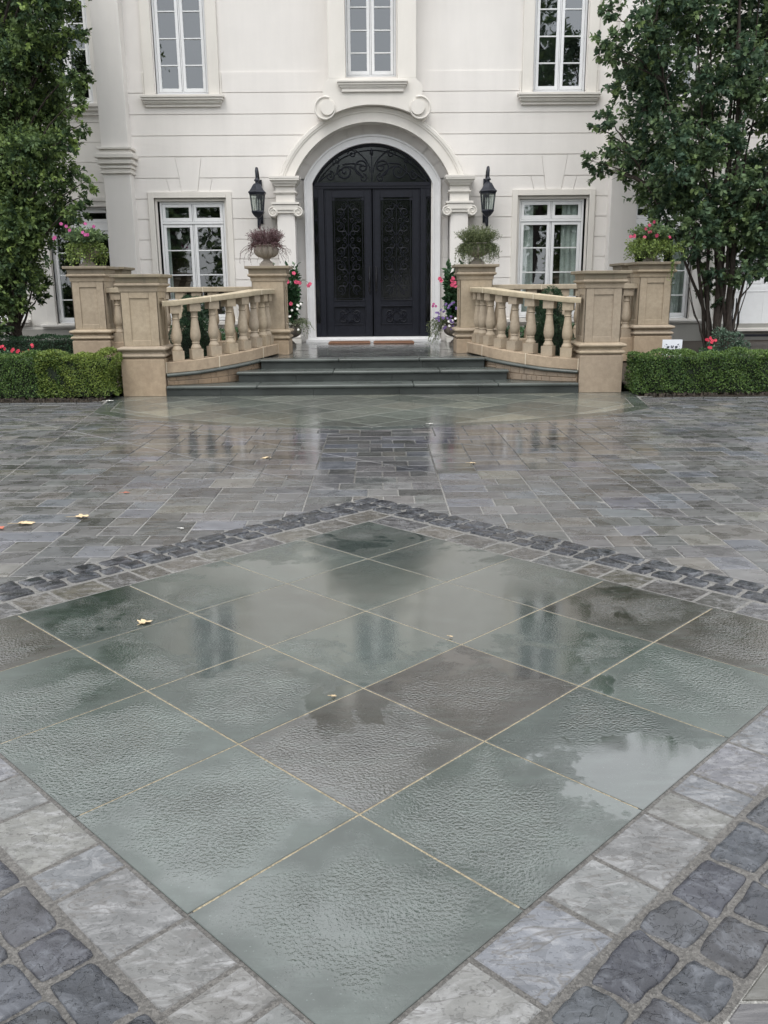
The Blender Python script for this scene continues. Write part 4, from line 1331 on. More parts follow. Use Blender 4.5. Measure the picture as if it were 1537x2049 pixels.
# --- wings
GY = 19.7
def wing(s):
    m = MB(); hs = []
    def rp(a, b, c, d):
        a, b = sorted((s*a, s*b)); return rectp(a, b, c, d)
    hs.append(rp(5.62, 6.95, 0.88, 3.30)); hs.append(rp(5.77, 6.76, 5.35, 7.7))
    hs.append(rp(7.87, 8.9, 5.26, 7.7)); hs.append(rp(7.9 if s > 0 else 7.62, 9.3, 0.72 if s > 0 else 0.98, 3.30))
    for p in cut_all(rp(5.2, 13.0, 0, 8.2), hs): m.prism_y(p, GY+0.014, GY+0.2)
    gz = [0.83, 1.05, 1.4, 1.80, 2.20, 2.60, 3.0, 3.40, 3.80, 4.19, 4.591, 4.98, 5.0, 5.72]
    gz = [0.83]+[4.591-0.398*k for k in range(8, -1, -1)]+[4.98, 5.72]
    for a, b in zip(gz, gz[1:]):
        for p in cut_all(rp(5.2, 7.5, a+0.006, b-0.006), hs): m.prism_y(p, GY, GY+0.02)
        for p in cut_all(rp(7.53, 13.0, a+0.006, b-0.006), hs): m.prism_y(p, GY, GY+0.02)
    for h in hs:
        xa, xb = min(q[0] for q in h), max(q[0] for q in h); za, zb_ = min(q[1] for q in h), max(q[1] for q in h)
        m.box(xa-0.05, xa, GY+0.02, GY+0.3, za-0.05, zb_+0.05); m.box(xb, xb+0.05, GY+0.02, GY+0.3, za-0.05, zb_+0.05)
        m.box(xa, xb, GY+0.02, GY+0.3, zb_, zb_+0.05)
    m.build('wing_wall', MAT['wingstucco'], house)
    m = MB(); xa, xb = sorted((s*5.2, s*13.0)); m.box(xa, xb, GY-0.06, GY+0.1, 0.0, 0.76)
    m.build('plinth', MAT['plinthwall'], house, bev=0.01)
    def win(a, b, *r_, **kw):
        a, b = sorted((s*a, s*b)); return window(a, b, *r_, **kw)
    xc = (6.70, 6.92) if s > 0 else (6.72, 6.93)
    win(5.62, 6.95, 0.88, 3.30, GY, [1.38, 1.90, 2.37], (2.83, 2.99), [tuple(sorted((s*xc[0]-0.12, s*xc[1])))] )
    win(5.77, 6.76, 5.35, 7.7, GY, [5.90, 6.39, 6.87, 7.3])
    win(7.87, 8.9, 5.26, 7.7, GY, [5.75, 6.24, 6.72, 7.2])
    m = MB()
    for a, b, c, d in ((5.50,5.60,0.86,3.42),(6.97,7.16,0.86,3.42)):
        a, b = sorted((s*a, s*b)); m.box(a, b, GY-0.035, GY+0.05, c, d)
    a, b = sorted((s*5.60, s*6.97)); m.box(a, b, GY-0.035, GY+0.05, 3.31, 3.42)
    a, b = sorted((s*5.5, s*7.2)); m.box(a, b, GY-0.06, GY+0.05, 3.42, 3.50)
    m.build('window_surround', MAT['wingstucco'], house, bev=0.006)
    m = MB()
    for a, b, c, d in ((5.60,5.76,5.32,8.1),(6.77,6.93,5.32,8.1),(7.70,7.86,5.25,8.1),(8.91,9.07,5.25,8.1)):
        a, b = sorted((s*a, s*b)); m = MB(); m.box(a, b, GY-0.035, GY+0.05, c, d)
        m.build('window_surround', MAT['wingstucco'], house, bev=0.006)
    sill([(0.815,0.86,0.86,0.14),(0.775,0.815,0.82,0.09)], s*6.44, GY, mat='wingstucco')
    sill([(5.26,5.32,0.72,0.15),(5.19,5.26,0.68,0.11),(5.11,5.19,0.64,0.06)], s*6.265, GY, mat='wingstucco')
    sill([(5.16,5.23,0.72,0.15),(5.06,5.16,0.68,0.10)], s*8.385, GY, mat='wingstucco')
    if s < 0:
        win(7.62, 9.3, 0.98, 3.30, GY, [1.55, 2.1, 2.6])
        sill([(0.90,0.97,0.92,0.14),(0.84,0.90,0.89,0.09)], s*8.46, GY, mat='wingstucco')
    else:
        win(7.9, 9.3, 1.56, 3.30, GY, [1.98, 2.31, 2.8])
        m = MB(); m.box(7.9, 9.3, GY+0.06, GY+0.14, 0.72, 1.56)
        for xx in (8.63,): m.box(xx-0.004, xx+0.004, GY+0.055, GY+0.06, 0.8, 1.5)
        m.box(7.98, 9.2, GY+0.05, GY+0.06, 1.44, 1.455)
        m.build('door_panel', MAT['frame'], house, bev=0.004)
        m = MB(); m.box(7.8, 9.8, GY-0.25, GY+0.1, 0.60, 0.665); m.build('threshold', MAT['trim'], house, bev=0.006)
for s in (-1, 1): wing(s)

# downspout on the right wing
m = MB()
m.tube([(7.38, GY-0.10, 8.2), (7.38, GY-0.10, 0.98), (7.37, GY-0.10, 0.75), (7.39, GY-0.13, 0.66), (7.45, GY-0.2, 0.58), (7.48, GY-0.22, 0.50), (7.48, GY-0.22, 0.30)], 0.068, 12)
for z in (2.2, 4.4, 6.4): m.lathe([(0.078,0),(0.078,0.05)], (7.38, GY-0.10, z), 12)
m.build('downspout', MAT['spout'], house, smooth=50)

# cornice, roofs, blind in the first upper window
m = MB()
for z0, z1, o in ((8.25,8.45,0.10),(8.45,8.6,0.22),(8.6,8.72,0.36)):
    m.box(-5.4-o, 5.4+o, PY-o, 30, z0, z1)
for s in (-1, 1):
    xa, xb = sorted((s*5.8, s*13.3)); m.box(xa, xb, GY-0.3, 30, 8.1, 8.4)
m.build('cornice', MAT['trim'], house, bev=0.01)
m = MB()
m.add([(-5.8,18.1,8.72),(5.8,18.1,8.72),(5.8,31,8.72),(-5.8,31,8.72),(-2.6,22.6,10.9),(2.6,22.6,10.9),(2.6,27,10.9),(-2.6,27,10.9)],
      [(0,1,5,4),(1,2,6,5),(2,3,7,6),(3,0,4,7),(4,5,6,7)])
for s in (-1, 1):
    a = s*5.0; b = s*13.5
    vs = [(a,19.3,8.4),(b,19.3,8.4),(b,31,8.4),(a,31,8.4),(a,24,10.4),(s*11.0,24,10.4)]
    fs = [(0,1,5,4),(1,2,5),(2,3,4,5),(3,0,4)]
    m.add(vs, fs if s > 0 else [f[::-1] for f in fs])
m.build('roof', MAT['roof'], house)

# ================================================================== STEPS, PORCH
steps = thing('entrance_steps', 'three broad wet bluestone steps with rounded nosings up to the entrance', 'steps', (0, 13.5, 0))
def tread(x0, x1, y0, y1, ztop, cutsx):
    m = MB()
    xs = [x0]+cutsx+[x1]
    for a, b in zip(xs, xs[1:]):
        m.box(a+0.002, b-0.002, y0, y1, ztop-0.048, ztop+rnd.uniform(-0.001, 0.001))
    return m.build('tread', MAT['tread'], steps, bev=0.020, bseg=4, smooth=50)
def riser(x0, x1, y0, y1, z0, z1, cutsx):
    m = MB(); xs = [x0]+cutsx+[x1]
    for a, b in zip(xs, xs[1:]):
        m.box(a+0.002, b-0.002, y0+rnd.uniform(0,0.003), y1, z0, z1)
    return m.build('riser', MAT['riser'], steps)
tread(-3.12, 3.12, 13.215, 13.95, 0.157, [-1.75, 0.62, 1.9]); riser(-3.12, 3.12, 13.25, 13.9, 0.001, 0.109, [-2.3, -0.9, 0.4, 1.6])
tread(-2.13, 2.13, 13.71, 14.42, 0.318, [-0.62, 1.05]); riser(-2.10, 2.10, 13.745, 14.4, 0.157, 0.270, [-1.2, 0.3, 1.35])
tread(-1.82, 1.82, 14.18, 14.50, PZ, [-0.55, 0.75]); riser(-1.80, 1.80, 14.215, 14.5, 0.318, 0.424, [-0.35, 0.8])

m = MB(); m.box(-2.1, 2.1, 14.45, 18.9, 0.05, PZ-0.03)
tag(m.build('porch_base', MAT['riser']), kind='structure')
diag_floor('porch_floor', [(-1.95,14.505),(1.95,14.505),(2.10,15.8),(2.10,18.78),(-2.10,18.78),(-2.10,15.8)], PZ, 0.62,
           [(0.055,0.06,0.057),(0.075,0.082,0.076),(0.042,0.044,0.043),(0.085,0.09,0.085)], MAT['apron'], (0, 16.3))
m = MB(); m.box(-2.1,2.1,14.5,18.79,PZ-0.03,PZ-0.008); tag(m.build('porch_joints', MAT['sand']), kind='structure')

# ------------------------------------------------------------------ piers
def pier(loc, dz, label, sides, group='tan limestone piers of the entrance balustrades'):
    """profile heights are those of the front piers (standing at 0); dz lifts the mouldings, loc.z is the foot"""
    t = thing('stone_pier', label, 'pier', loc, group)
    f = -loc[2]+dz
    m = MB(); m.square([(0.325,0.0),(0.325,f+0.548),(0.312,f+0.562),(0.30,f+0.575)])
    m.build('pier_base', MAT['limebase'], t, local=True, bev=0.006)
    m = MB()
    m.square([(0.30,f+0.575),(0.335,f+0.585),(0.345,f+0.598),(0.345,f+0.615),(0.33,f+0.628),(0.308,f+0.640),(0.300,f+0.660),(0.312,f+0.676),(0.345,f+0.685),(0.360,f+0.697),(0.360,f+0.717),(0.345,f+0.730),(0.30,f+0.742),(0.280,f+0.748)])
    m.build('base_moulding', MAT['lime'], t, local=True, bev=0.004)
    m = MB()
    z0, z1 = f+0.748, f+1.540
    m.square([(0.258,z0),(0.258,z1)])
    for k in range(4):
        if k in sides:
            for (u0, u1, w0, w1) in ((-0.275,-0.145,z0,z1),(0.145,0.275,z0,z1),(-0.145,0.145,z0,z0+0.085),(-0.145,0.145,z1-0.095,z1)):
                rotbox(m, k, u0, u1, w0, w1, 0.258, 0.275)
        else:
            rotbox(m, k, -0.275, 0.275, z0, z1, 0.258, 0.275)
    m.build('pier_shaft', MAT['lime'], t, local=True, bev=0.005, bseg=1)
    m = MB()
    m.square([(0.285,f+1.540),(0.285,f+1.548),(0.288,f+1.552),(0.292,f+1.605),(0.305,f+1.613),(0.330,f+1.625),(0.336,f+1.640),(0.333,f+1.654),(0.318,f+1.662),(0.314,f+1.668)])
    m.build('cap_moulding', MAT['lime'], t, local=True, bev=0.003)
    m = MB()
    m.square([(0.314,f+1.668),(0.318,f+1.738),(0.345,f+1.744),(0.372,f+1.748),(0.374,f+1.792)])
    m.build('pier_cap', MAT['limecap'], t, local=True, bev=0.007)
    return t
def rotbox(m, k, u0, u1, w0, w1, d0, d1):
    c = [(u0,-d1),(u1,-d1),(u1,-d0),(u0,-d0)]
    a = k*math.pi/2
    q = [(x*math.cos(a)-y*math.sin(a), x*math.sin(a)+y*math.cos(a)) for x, y in c]
    vs = [(x,y,w0) for x,y in q]+[(x,y,w1) for x,y in q]
    m.add(vs, [(0,3,2,1),(4,5,6,7),(0,1,5,4),(1,2,6,5),(2,3,7,6),(3,0,4,7)])

FPX, FPY = 3.455, 13.60
IPX, IPY = 1.765, 15.52
OPX, OPY = 4.83, 15.58
side = {-1: 'left', 1: 'right'}
pier((-FPX, FPY, 0), 0.0, 'tall tan limestone pier at the foot of the steps, beside the yellowing bush', (0,1))
pier(( FPX, FPY, 0), 0.0, 'tall tan limestone pier at the foot of the steps, beside the white card', (0,3))
pier((-IPX, IPY, PZ), 0.155, 'limestone pier on the porch carrying the urn of purple heather', (1,))
pier(( IPX, IPY, PZ), 0.155, 'limestone pier on the porch carrying the urn of olive green trailing plant', (3,))
pier((-OPX, OPY, 0.26), 0.175, 'outer limestone pier in the bed carrying pink flowers, in front of the dense dark tree', (0,1))
pier(( OPX, OPY, 0.26), 0.175, 'outer limestone pier in the bed carrying crimson blooms, beside the many-stemmed tree', (0,3))
pier((-4.86, 16.75, 0.30), 0.19, 'limestone pier half hidden behind the pier with the pink flowers', (0,1))
pier(( 4.86, 16.75, 0.30), 0.19, 'limestone pier half hidden behind the pier with the crimson blooms', (0,3))

# ------------------------------------------------------------------ balustrades
def crom(pts, n=8):
    out = []
    P = [pts[0]]+list(pts)+[pts[-1]]
    for i in range(1, len(P)-2):
        p0, p1, p2, p3 = P[i-1], P[i], P[i+1], P[i+2]
        for k in range(n):
            t = k/n
            out.append(tuple(0.5*((2*b)+(-a+c)*t+(2*a-5*b+4*c-d)*t*t+(-a+3*b-3*c+d)*t**3) for a, b, c, d in zip(p0,p1,p2,p3)))
    out.append(tuple(pts[-1]))
    return out
bp_ = [(2.98,13.55,0.512),(2.715,13.65,0.532),(2.465,13.80,0.565),(2.245,14.0,0.595),(2.07,14.22,0.622),(1.925,14.50,0.648),(1.83,14.77,0.660),(1.785,15.03,0.660)]
ctl = [(3.16,13.50,0.500)]+bp_+[(1.765,15.22,0.660)]
railz = [1.325,1.335,1.365,1.395,1.425,1.452,1.478,1.487,1.490,1.492]
BPROF = [(0.088,0.0,4),(0.088,0.150,4)]
bal_prof = [(0.076,0.150),(0.079,0.162),(0.079,0.178),(0.070,0.190),(0.058,0.215),(0.053,0.232),(0.058,0.236),(0.061,0.245),(0.058,0.254),(0.052,0.258),(0.060,0.275),(0.072,0.300),(0.079,0.335),(0.080,0.365),(0.077,0.405),(0.069,0.460),(0.060,0.520),(0.053,0.580),(0.0495,0.615),(0.056,0.620),(0.060,0.628),(0.056,0.637),(0.050,0.641),(0.050,0.675),(0.054,0.700),(0.062,0.712)]
def make_baluster_mesh():
    m = MB()
    m.square([(0.088,0.0),(0.088,0.150)])
    m.lathe(bal_prof, (0,0,0), 20)
    m.square([(0.083,0.712),(0.083,0.830)])
    return m
bal0 = make_baluster_mesh().build('baluster', MAT['lime'], None, smooth=38)
def balustrade(s, label):
    t = thing('balustrade', label, 'balustrade', (s*3.16, 13.5, 0), 'curved balustrades flanking the steps')
    base = crom([(s*x, y, z) for x, y, z in ctl])
    ang = []
    m = MB(); m.sweep(base, [(-0.15,-0.165),(0.15,-0.165),(0.15,0.0),(-0.15,0.0)])
    m.build('curb', MAT['limebase'], t, bev=0.008, smooth=40)
    rp = crom([(s*x, y, rz_) for (x, y, z), rz_ in zip(ctl, railz)])
    m = MB(); m.sweep(rp, [(-0.115,0.0),(0.115,0.0),(0.12,0.012),(0.12,0.070),(0.105,0.082),(-0.105,0.082),(-0.12,0.070),(-0.12,0.012)])
    m.build('handrail', MAT['limerail'], t, smooth=30)
    # pale mortar joints
    m = MB()
    for idx, pth, z0, z1, hw in ((0,base,-0.166,0.004,0.154),(24,base,-0.166,0.004,0.154),(48,base,-0.166,0.004,0.154),(70,base,-0.166,0.004,0.154),(16+6,rp,-0.002,0.086,0.124),(50,rp,-0.002,0.086,0.124)):
        p = pth[idx]; q = pth[idx+1]
        a = math.atan2(q[1]-p[1], q[0]-p[0])
        m.obox((p[0],p[1]), a, 0.012, 2*hw, p[2]+z0, p[2]+z1)
    m.build('mortar_joint', MAT['mortar'], t)
    k = 0
    for (x, y, z) in bp_:
        i = 1+k
        a = ctl[i-1]; b = ctl[i+1]
        an = math.atan2(b[1]-a[1], s*(b[0]-a[0]))
        o = bal0 if (s < 0 and k == 0) else bal0.copy()
        if o is not bal0: sc.collection.objects.link(o)
        o.parent = t
        o.location = Vector((s*x, y, z))-t.location
        o.rotation_euler = (0, 0, an+rnd.uniform(-0.04,0.04))
        o.scale = (1, 1, (railz[i]+0.002-z)/0.830)
        k += 1
    return base
bases = {}
bases[-1] = balustrade(-1, 'curving limestone balustrade sweeping up from the pier by the round box bush')
bases[1] = balustrade(1, 'curving limestone balustrade sweeping up from the pier beside the white card')
for s in (-1, 1):
    # bluestone ledge and its stone riser, belonging to the steps
    pth = [(x, y, z-0.166) for x, y, z in bases[s] if y < 14.42]
    sg = -s
    m = MB()
    o0, o1 = (sg*0.215, -sg*0.10)
    prof = [(o0+(-sg)*0.010, 0.0), (o0+sg*0.006,-0.010), (o0+sg*0.012,-0.024), (o0+sg*0.006,-0.040), (o0-sg*0.012,-0.050), (o1,-0.050), (o1,0.0)]
    m.sweep(pth, prof)
    m.build('ledge', MAT['tread'], steps, smooth=50)
    m = MB()
    vs_top = [(x, y, z-0.052) for x, y, z in pth]
    vs = []; fs = []
    for i, p in enumerate(vs_top):
        a = vs_top[max(i-1,0)]; b = vs_top[min(i+1,len(vs_top)-1)]
        dx, dy = b[0]-a[0], b[1]-a[1]; l = math.hypot(dx, dy); nx, ny = dy/l, -dx/l
        for off, zz__ in ((sg*0.175, p[2]), (sg*0.175, 0.0), (-sg*0.12, 0.0), (-sg*0.12, p[2])):
            vs.append((p[0]+nx*off, p[1]+ny*off, zz__))
    for i in range(len(vs_top)-1):
        for k in range(4): fs.append((i*4+k, (i+1)*4+k, (i+1)*4+(k+1)%4, i*4+(k+1)%4))
    m.add(vs, fs)
    m.build('ledge_riser', MAT['riser_stone'], steps)
    # small masonry blocks on that riser
    m = MB(); L = 0; row = 0
    for row, (za, zb_) in enumerate(((0.0,0.5),(0.5,1.0))):
        i = 1 if row == 0 else 2
        while i < len(pth)-3:
            st = rnd.choice((2,3,4,5))
            j = min(i+st, len(pth)-1)
            sub = [vs_top[q] for q in range(i, j+1)]
            v2 = []; f2 = []
            for q, p in enumerate(sub):
                a = sub[max(q-1,0)]; b = sub[min(q+1,len(sub)-1)]
                dx, dy = b[0]-a[0], b[1]-a[1]; l = math.hypot(dx, dy) or 1; nx, ny = dy/l, -dx/l
                lo = 0.158 if abs(p[0]) > 2.12 else 0.32
                H = p[2]-lo
                for off, zz__ in ((sg*0.185, lo+H*zb_-0.006), (sg*0.185, lo+H*za+0.006), (sg*0.17, lo+H*za+0.006), (sg*0.17, lo+H*zb_-0.006)):
                    v2.append((p[0]+nx*off, p[1]+ny*off, zz__))
            for q in range(len(sub)-1):
                for k in range(4): f2.append((q*4+k, (q+1)*4+k, (q+1)*4+(k+1)%4, q*4+(k+1)%4))
            f2 += [(0,1,2,3), tuple((len(sub)-1)*4+k for k in (3,2,1,0))]
            m.add(v2, f2); i = j
    m.build('ledge_masonry', MAT['riser_stone'], steps, bev=0.004, bseg=1)
for s in (-1, 1):
    lab = 'straight limestone balustrade behind the conifer, toward the pier with ' + ('pink flowers' if s < 0 else 'crimson blooms')
    t = thing('balustrade', lab, 'balustrade', (s*3.3, 15.5, 0.4), 'straight balustrades behind the conifers')
    xa, xb = sorted((s*2.04, s*4.56))
    m = MB(); m.box(xa, xb, 15.37, 15.67, 0.3, 0.70); m.build('curb', MAT['limebase'], t, bev=0.008)
    m = MB(); m.box(xa, xb, 15.40, 15.64, 1.528, 1.614); m.build('handrail', MAT['limerail'], t, bev=0.012)
    m = MB()
    for x in (s*2.9, s*3.75): m.box(x-0.006, x+0.006, 15.396, 15.644, 1.526, 1.617)
    m.build('mortar_joint', MAT['mortar'], t)
    for k in range(9):
        o = bal0.copy(); sc.collection.objects.link(o); o.parent = t
        o.location = Vector((s*(2.19+k*0.278), 15.52, 0.70))-t.location; o.rotation_euler = (0,0,0); o.scale = (1,1,0.83/0.83)

# ------------------------------------------------------------------ wall lanterns
def lantern(loc, label):
    t = thing('wall_lantern', label, 'lantern', loc, 'lanterns either side of the door')
    n = 6
    m = MB()                                           # bracket: back plate, upper and lower arms
    m.box(-0.055, 0.055, 0.36, 0.385, 0.10, 0.95)
    m.tube([(0,0.37,0.86),(0,0.33,0.98),(0,0.24,1.08),(0,0.13,1.135),(0,0.03,1.125),(0,0.0,1.07),(0,0.0,1.0),(0,0,0.90)], [0.016,0.018,0.02,0.022,0.026,0.03,0.026,0.018], 10)
    m.tube([(0,0.0,0.20),(0,0.0,0.10),(0,0.02,0.03),(0,0.08,0.0),(0,0.18,0.03),(0,0.28,0.10),(0,0.37,0.18)], [0.016,0.020,0.024,0.020,0.018,0.018,0.016], 10)
    m.build('bracket', MAT['lantern'], t, local=True, smooth=45)
    m = MB()
    m.lathe([(0.012,1.00),(0.020,0.97),(0.022,0.95),(0.050,0.905),(0.058,0.895),(0.055,0.885),(0.034,0.878),(0.033,0.845),(0.055,0.838),(0.075,0.825),(0.105,0.785),(0.135,0.735),(0.168,0.695),(0.190,0.680),(0.196,0.668),(0.190,0.655),(0.178,0.648),(0.172,0.625)], (0,0,0), n)
    m.build('lantern_roof', MAT['lantern'], t, local=True, bev=0.003)
    m = MB()
    for k in range(n):
        a = 2*math.pi*(k+0.5)/n
        m.tube([(0.160*math.cos(a),0.160*math.sin(a),0.63),(0.124*math.cos(a),0.124*math.sin(a),0.32)], 0.0085, 6)
        b = 2*math.pi*(k+1)/n
        rr = math.cos(math.pi/n)
        m.tube([(0.156*rr*math.cos(b),0.156*rr*math.sin(b),0.63),(0.121*rr*math.cos(b),0.121*rr*math.sin(b),0.32)], 0.004, 5)
    m.lathe([(0.168,0.632),(0.168,0.618),(0.150,0.618)], (0,0,0), n); m.lathe([(0.10,0.325),(0.134,0.320),(0.138,0.300),(0.128,0.280),(0.10,0.245),(0.06,0.205),(0.030,0.190),(0.022,0.180)], (0,0,0), n)
    m.build('cage', MAT['lantern'], t, local=True, bev=0.002, bseg=1)
    m = MB()
    for k in range(n):
        a = 2*math.pi*(k+0.5)/n; b = 2*math.pi*(k+1.5)/n
        m.add([(0.154*math.cos(a),0.154*math.sin(a),0.62),(0.154*math.cos(b),0.154*math.sin(b),0.62),(0.119*math.cos(b),0.119*math.sin(b),0.325),(0.119*math.cos(a),0.119*math.sin(a),0.325)], [(0,3,2,1)])
    m.build('lantern_glass', MAT['lglass'], t, local=True)
    m = MB()
    for a in (0.4, 2.5, 4.6):
        m.lathe([(0.011,0.32),(0.011,0.46),(0.006,0.47)], (0.045*math.cos(a),0.045*math.sin(a),0), 8)
        m.lathe([(0.006,0.47),(0.015,0.49),(0.012,0.52),(0.002,0.56)], (0.045*math.cos(a),0.045*math.sin(a),0), 8)
    m.build('candle_bulbs', MAT['white'], t, local=True, smooth=40)
    return t
ln = lantern((-2.285, 18.40, 2.77), 'black iron wall lantern above the urn of purple heather')
dup(ln, (2.315, 18.40, 2.76), 'black iron wall lantern above the urn of olive green trailing plant')

# ------------------------------------------------------------------ urns
def urn(loc, label, mat='urn', sc_=1.0, group='footed urns on the piers'):
    t = thing('planter_urn', label, 'urn', loc, group)
    m = MB(); m.square([(0.112,0.0),(0.112,0.05)])
    m.lathe([(0.100,0.05),(0.102,0.065),(0.085,0.08),(0.062,0.098),(0.054,0.118),(0.062,0.130),(0.075,0.138)], (0,0,0), 24)
    m.build('urn_foot', MAT[mat], t, local=True, smooth=40)
    m = MB()
    m.lathe([(0.070,0.136),(0.110,0.150),(0.150,0.175),(0.178,0.210),(0.188,0.250),(0.186,0.290),(0.176,0.320)], (0,0,0), 72, lobes=12, lobe_amp=0.30, lobe_rng=(0.14,0.30), caps=False)
    m.lathe([(0.176,0.318),(0.184,0.328),(0.198,0.340),(0.202,0.350),(0.196,0.358),(0.190,0.360),(0.180,0.335),(0.17,0.31),(0.0,0.31)], (0,0,0), 36, caps=False)
    m.build('urn_bowl', MAT[mat], t, local=True, smooth=35)
    t.scale = (sc_, sc_, sc_)
    return t
u0 = urn((-1.80, IPY-0.02, 1.944), 'weathered fluted stone urn of purple heather on the porch pier')
dup(u0, (1.80, IPY-0.02, 1.944), 'weathered fluted stone urn nearly hidden by its olive green trailing plant')
dup(u0, (-4.86, OPY-0.05, 1.965), 'pale stone urn under pink flowers and lime ivy on the outer pier')
dup(u0, (4.80, OPY-0.05, 1.965), 'stone urn hidden under crimson blooms and lime ivy on the outer pier')
u1 = urn((-1.66, 17.35, PZ), 'dark lead urn on the porch floor by the column, pink vine climbing above it', 'urndark', 1.25, 'dark urns on the porch by the columns')
dup(u1, (1.64, 17.35, PZ), 'dark lead urn on the porch floor by the column, violet flowers trailing from it')

# ------------------------------------------------------------------ doormats
def doormat(x0, x1, label):
    t = thing('doormat', label, 'doormat', ((x0+x1)/2, 18.5, PZ), 'doormats at the entrance')
    m = MB(); m.box(x0, x1, 18.26, 18.73, PZ+0.002, PZ+0.034); m.build('mat_pile', MAT['mat'], t, bev=0.01)
    m = MB(); frame_y = (18.245, 18.745)
    m.box(x0-0.02, x1+0.02, 18.24, 18.27, PZ+0.001, PZ+0.026); m.box(x0-0.02, x1+0.02, 18.72, 18.75, PZ+0.001, PZ+0.026)
    m.box(x0-0.02, x0+0.01, 18.27, 18.72, PZ+0.001, PZ+0.026); m.box(x1-0.01, x1+0.02, 18.27, 18.72, PZ+0.001, PZ+0.026)
    m.build('mat_border', simple_mat_border, t, bev=0.005)
simple_mat_border = simple("doormat_border", (0.26, 0.14, 0.09), 0.9, 0.3, 90, 0.6, 300)
doormat(-0.91, -0.085, 'brown coir doormat before the door leaf on the heather urn side')
doormat(0.02, 0.82, 'brown coir doormat before the door leaf on the olive plant side')

# ------------------------------------------------------------------ white card behind the hedge
t = thing('yard_card', 'small white printed card standing in the bed behind the clipped hedge', 'sign', (4.6, 13.55, 0.05))
m = MB(); m.box(4.448, 4.752, 13.545, 13.555, 0.52, 0.768); m.build('card_panel', MAT['card'], t)
m = MB(); m.box(4.50, 4.508, 13.556, 13.564, 0.05, 0.70); m.box(4.69, 4.698, 13.556, 13.564, 0.05, 0.70); m.build('stake', MAT['handle'], t)
m = MB(); yk = 13.542
m.tube([(4.586+0.0, yk, 0.680),(4.586, yk, 0.662),(4.592, yk, 0.652),(4.60, yk, 0.649),(4.608, yk, 0.652),(4.614, yk, 0.662),(4.614, yk, 0.680)], 0.0075, 6)
for s in (-1, 1):
    c = 4.600
    m.tube(spiral(c+s*0.062, 0.652, 0.019, 1.2, 0, s, yk, 0.004), 0.0055, 5)
    m.tube([(c+s*0.045, yk, 0.668),(c+s*0.055, yk, 0.655),(c+s*0.075, yk, 0.643)], 0.006, 5)
    m.tube([(c+s*0.078, yk, 0.690),(c+s*0.088, yk, 0.694),(c+s*0.10, yk, 0.702)], 0.005, 5)
    m.tube([(c+s*0.105, yk, 0.66),(c+s*0.115, yk, 0.668),(c+s*0.12, yk, 0.68)], 0.0016, 5)
    for k in range(9): m.box(c+s*(0.006+k*0.014)-0.004, c+s*(0.006+k*0.014)+0.004, yk, yk+0.002, 0.618, 0.623)
m.build('printed_marks', MAT['ink'], t)

# ------------------------------------------------------------------ iron fence beside the many-stemmed tree
t = thing('iron_fence', 'low black iron railing seen through the stems beside the downspout', 'fence', (7.6, 18.2, 0.35))
m = MB(); m.box(7.18, 7.198, 18.2, 18.218, 0.35, 1.32)
pk = m.build('picket', MAT['iron'], t)
for k in range(1, 6):
    o = pk.copy(); sc.collection.objects.link(o); o.parent = t; o.location = pk.location+Vector((k*0.055, 0, 0))
m = MB(); m.box(7.14, 8.95, 18.19, 18.23, 0.55, 0.60); m.build('rail', MAT['iron'], t)

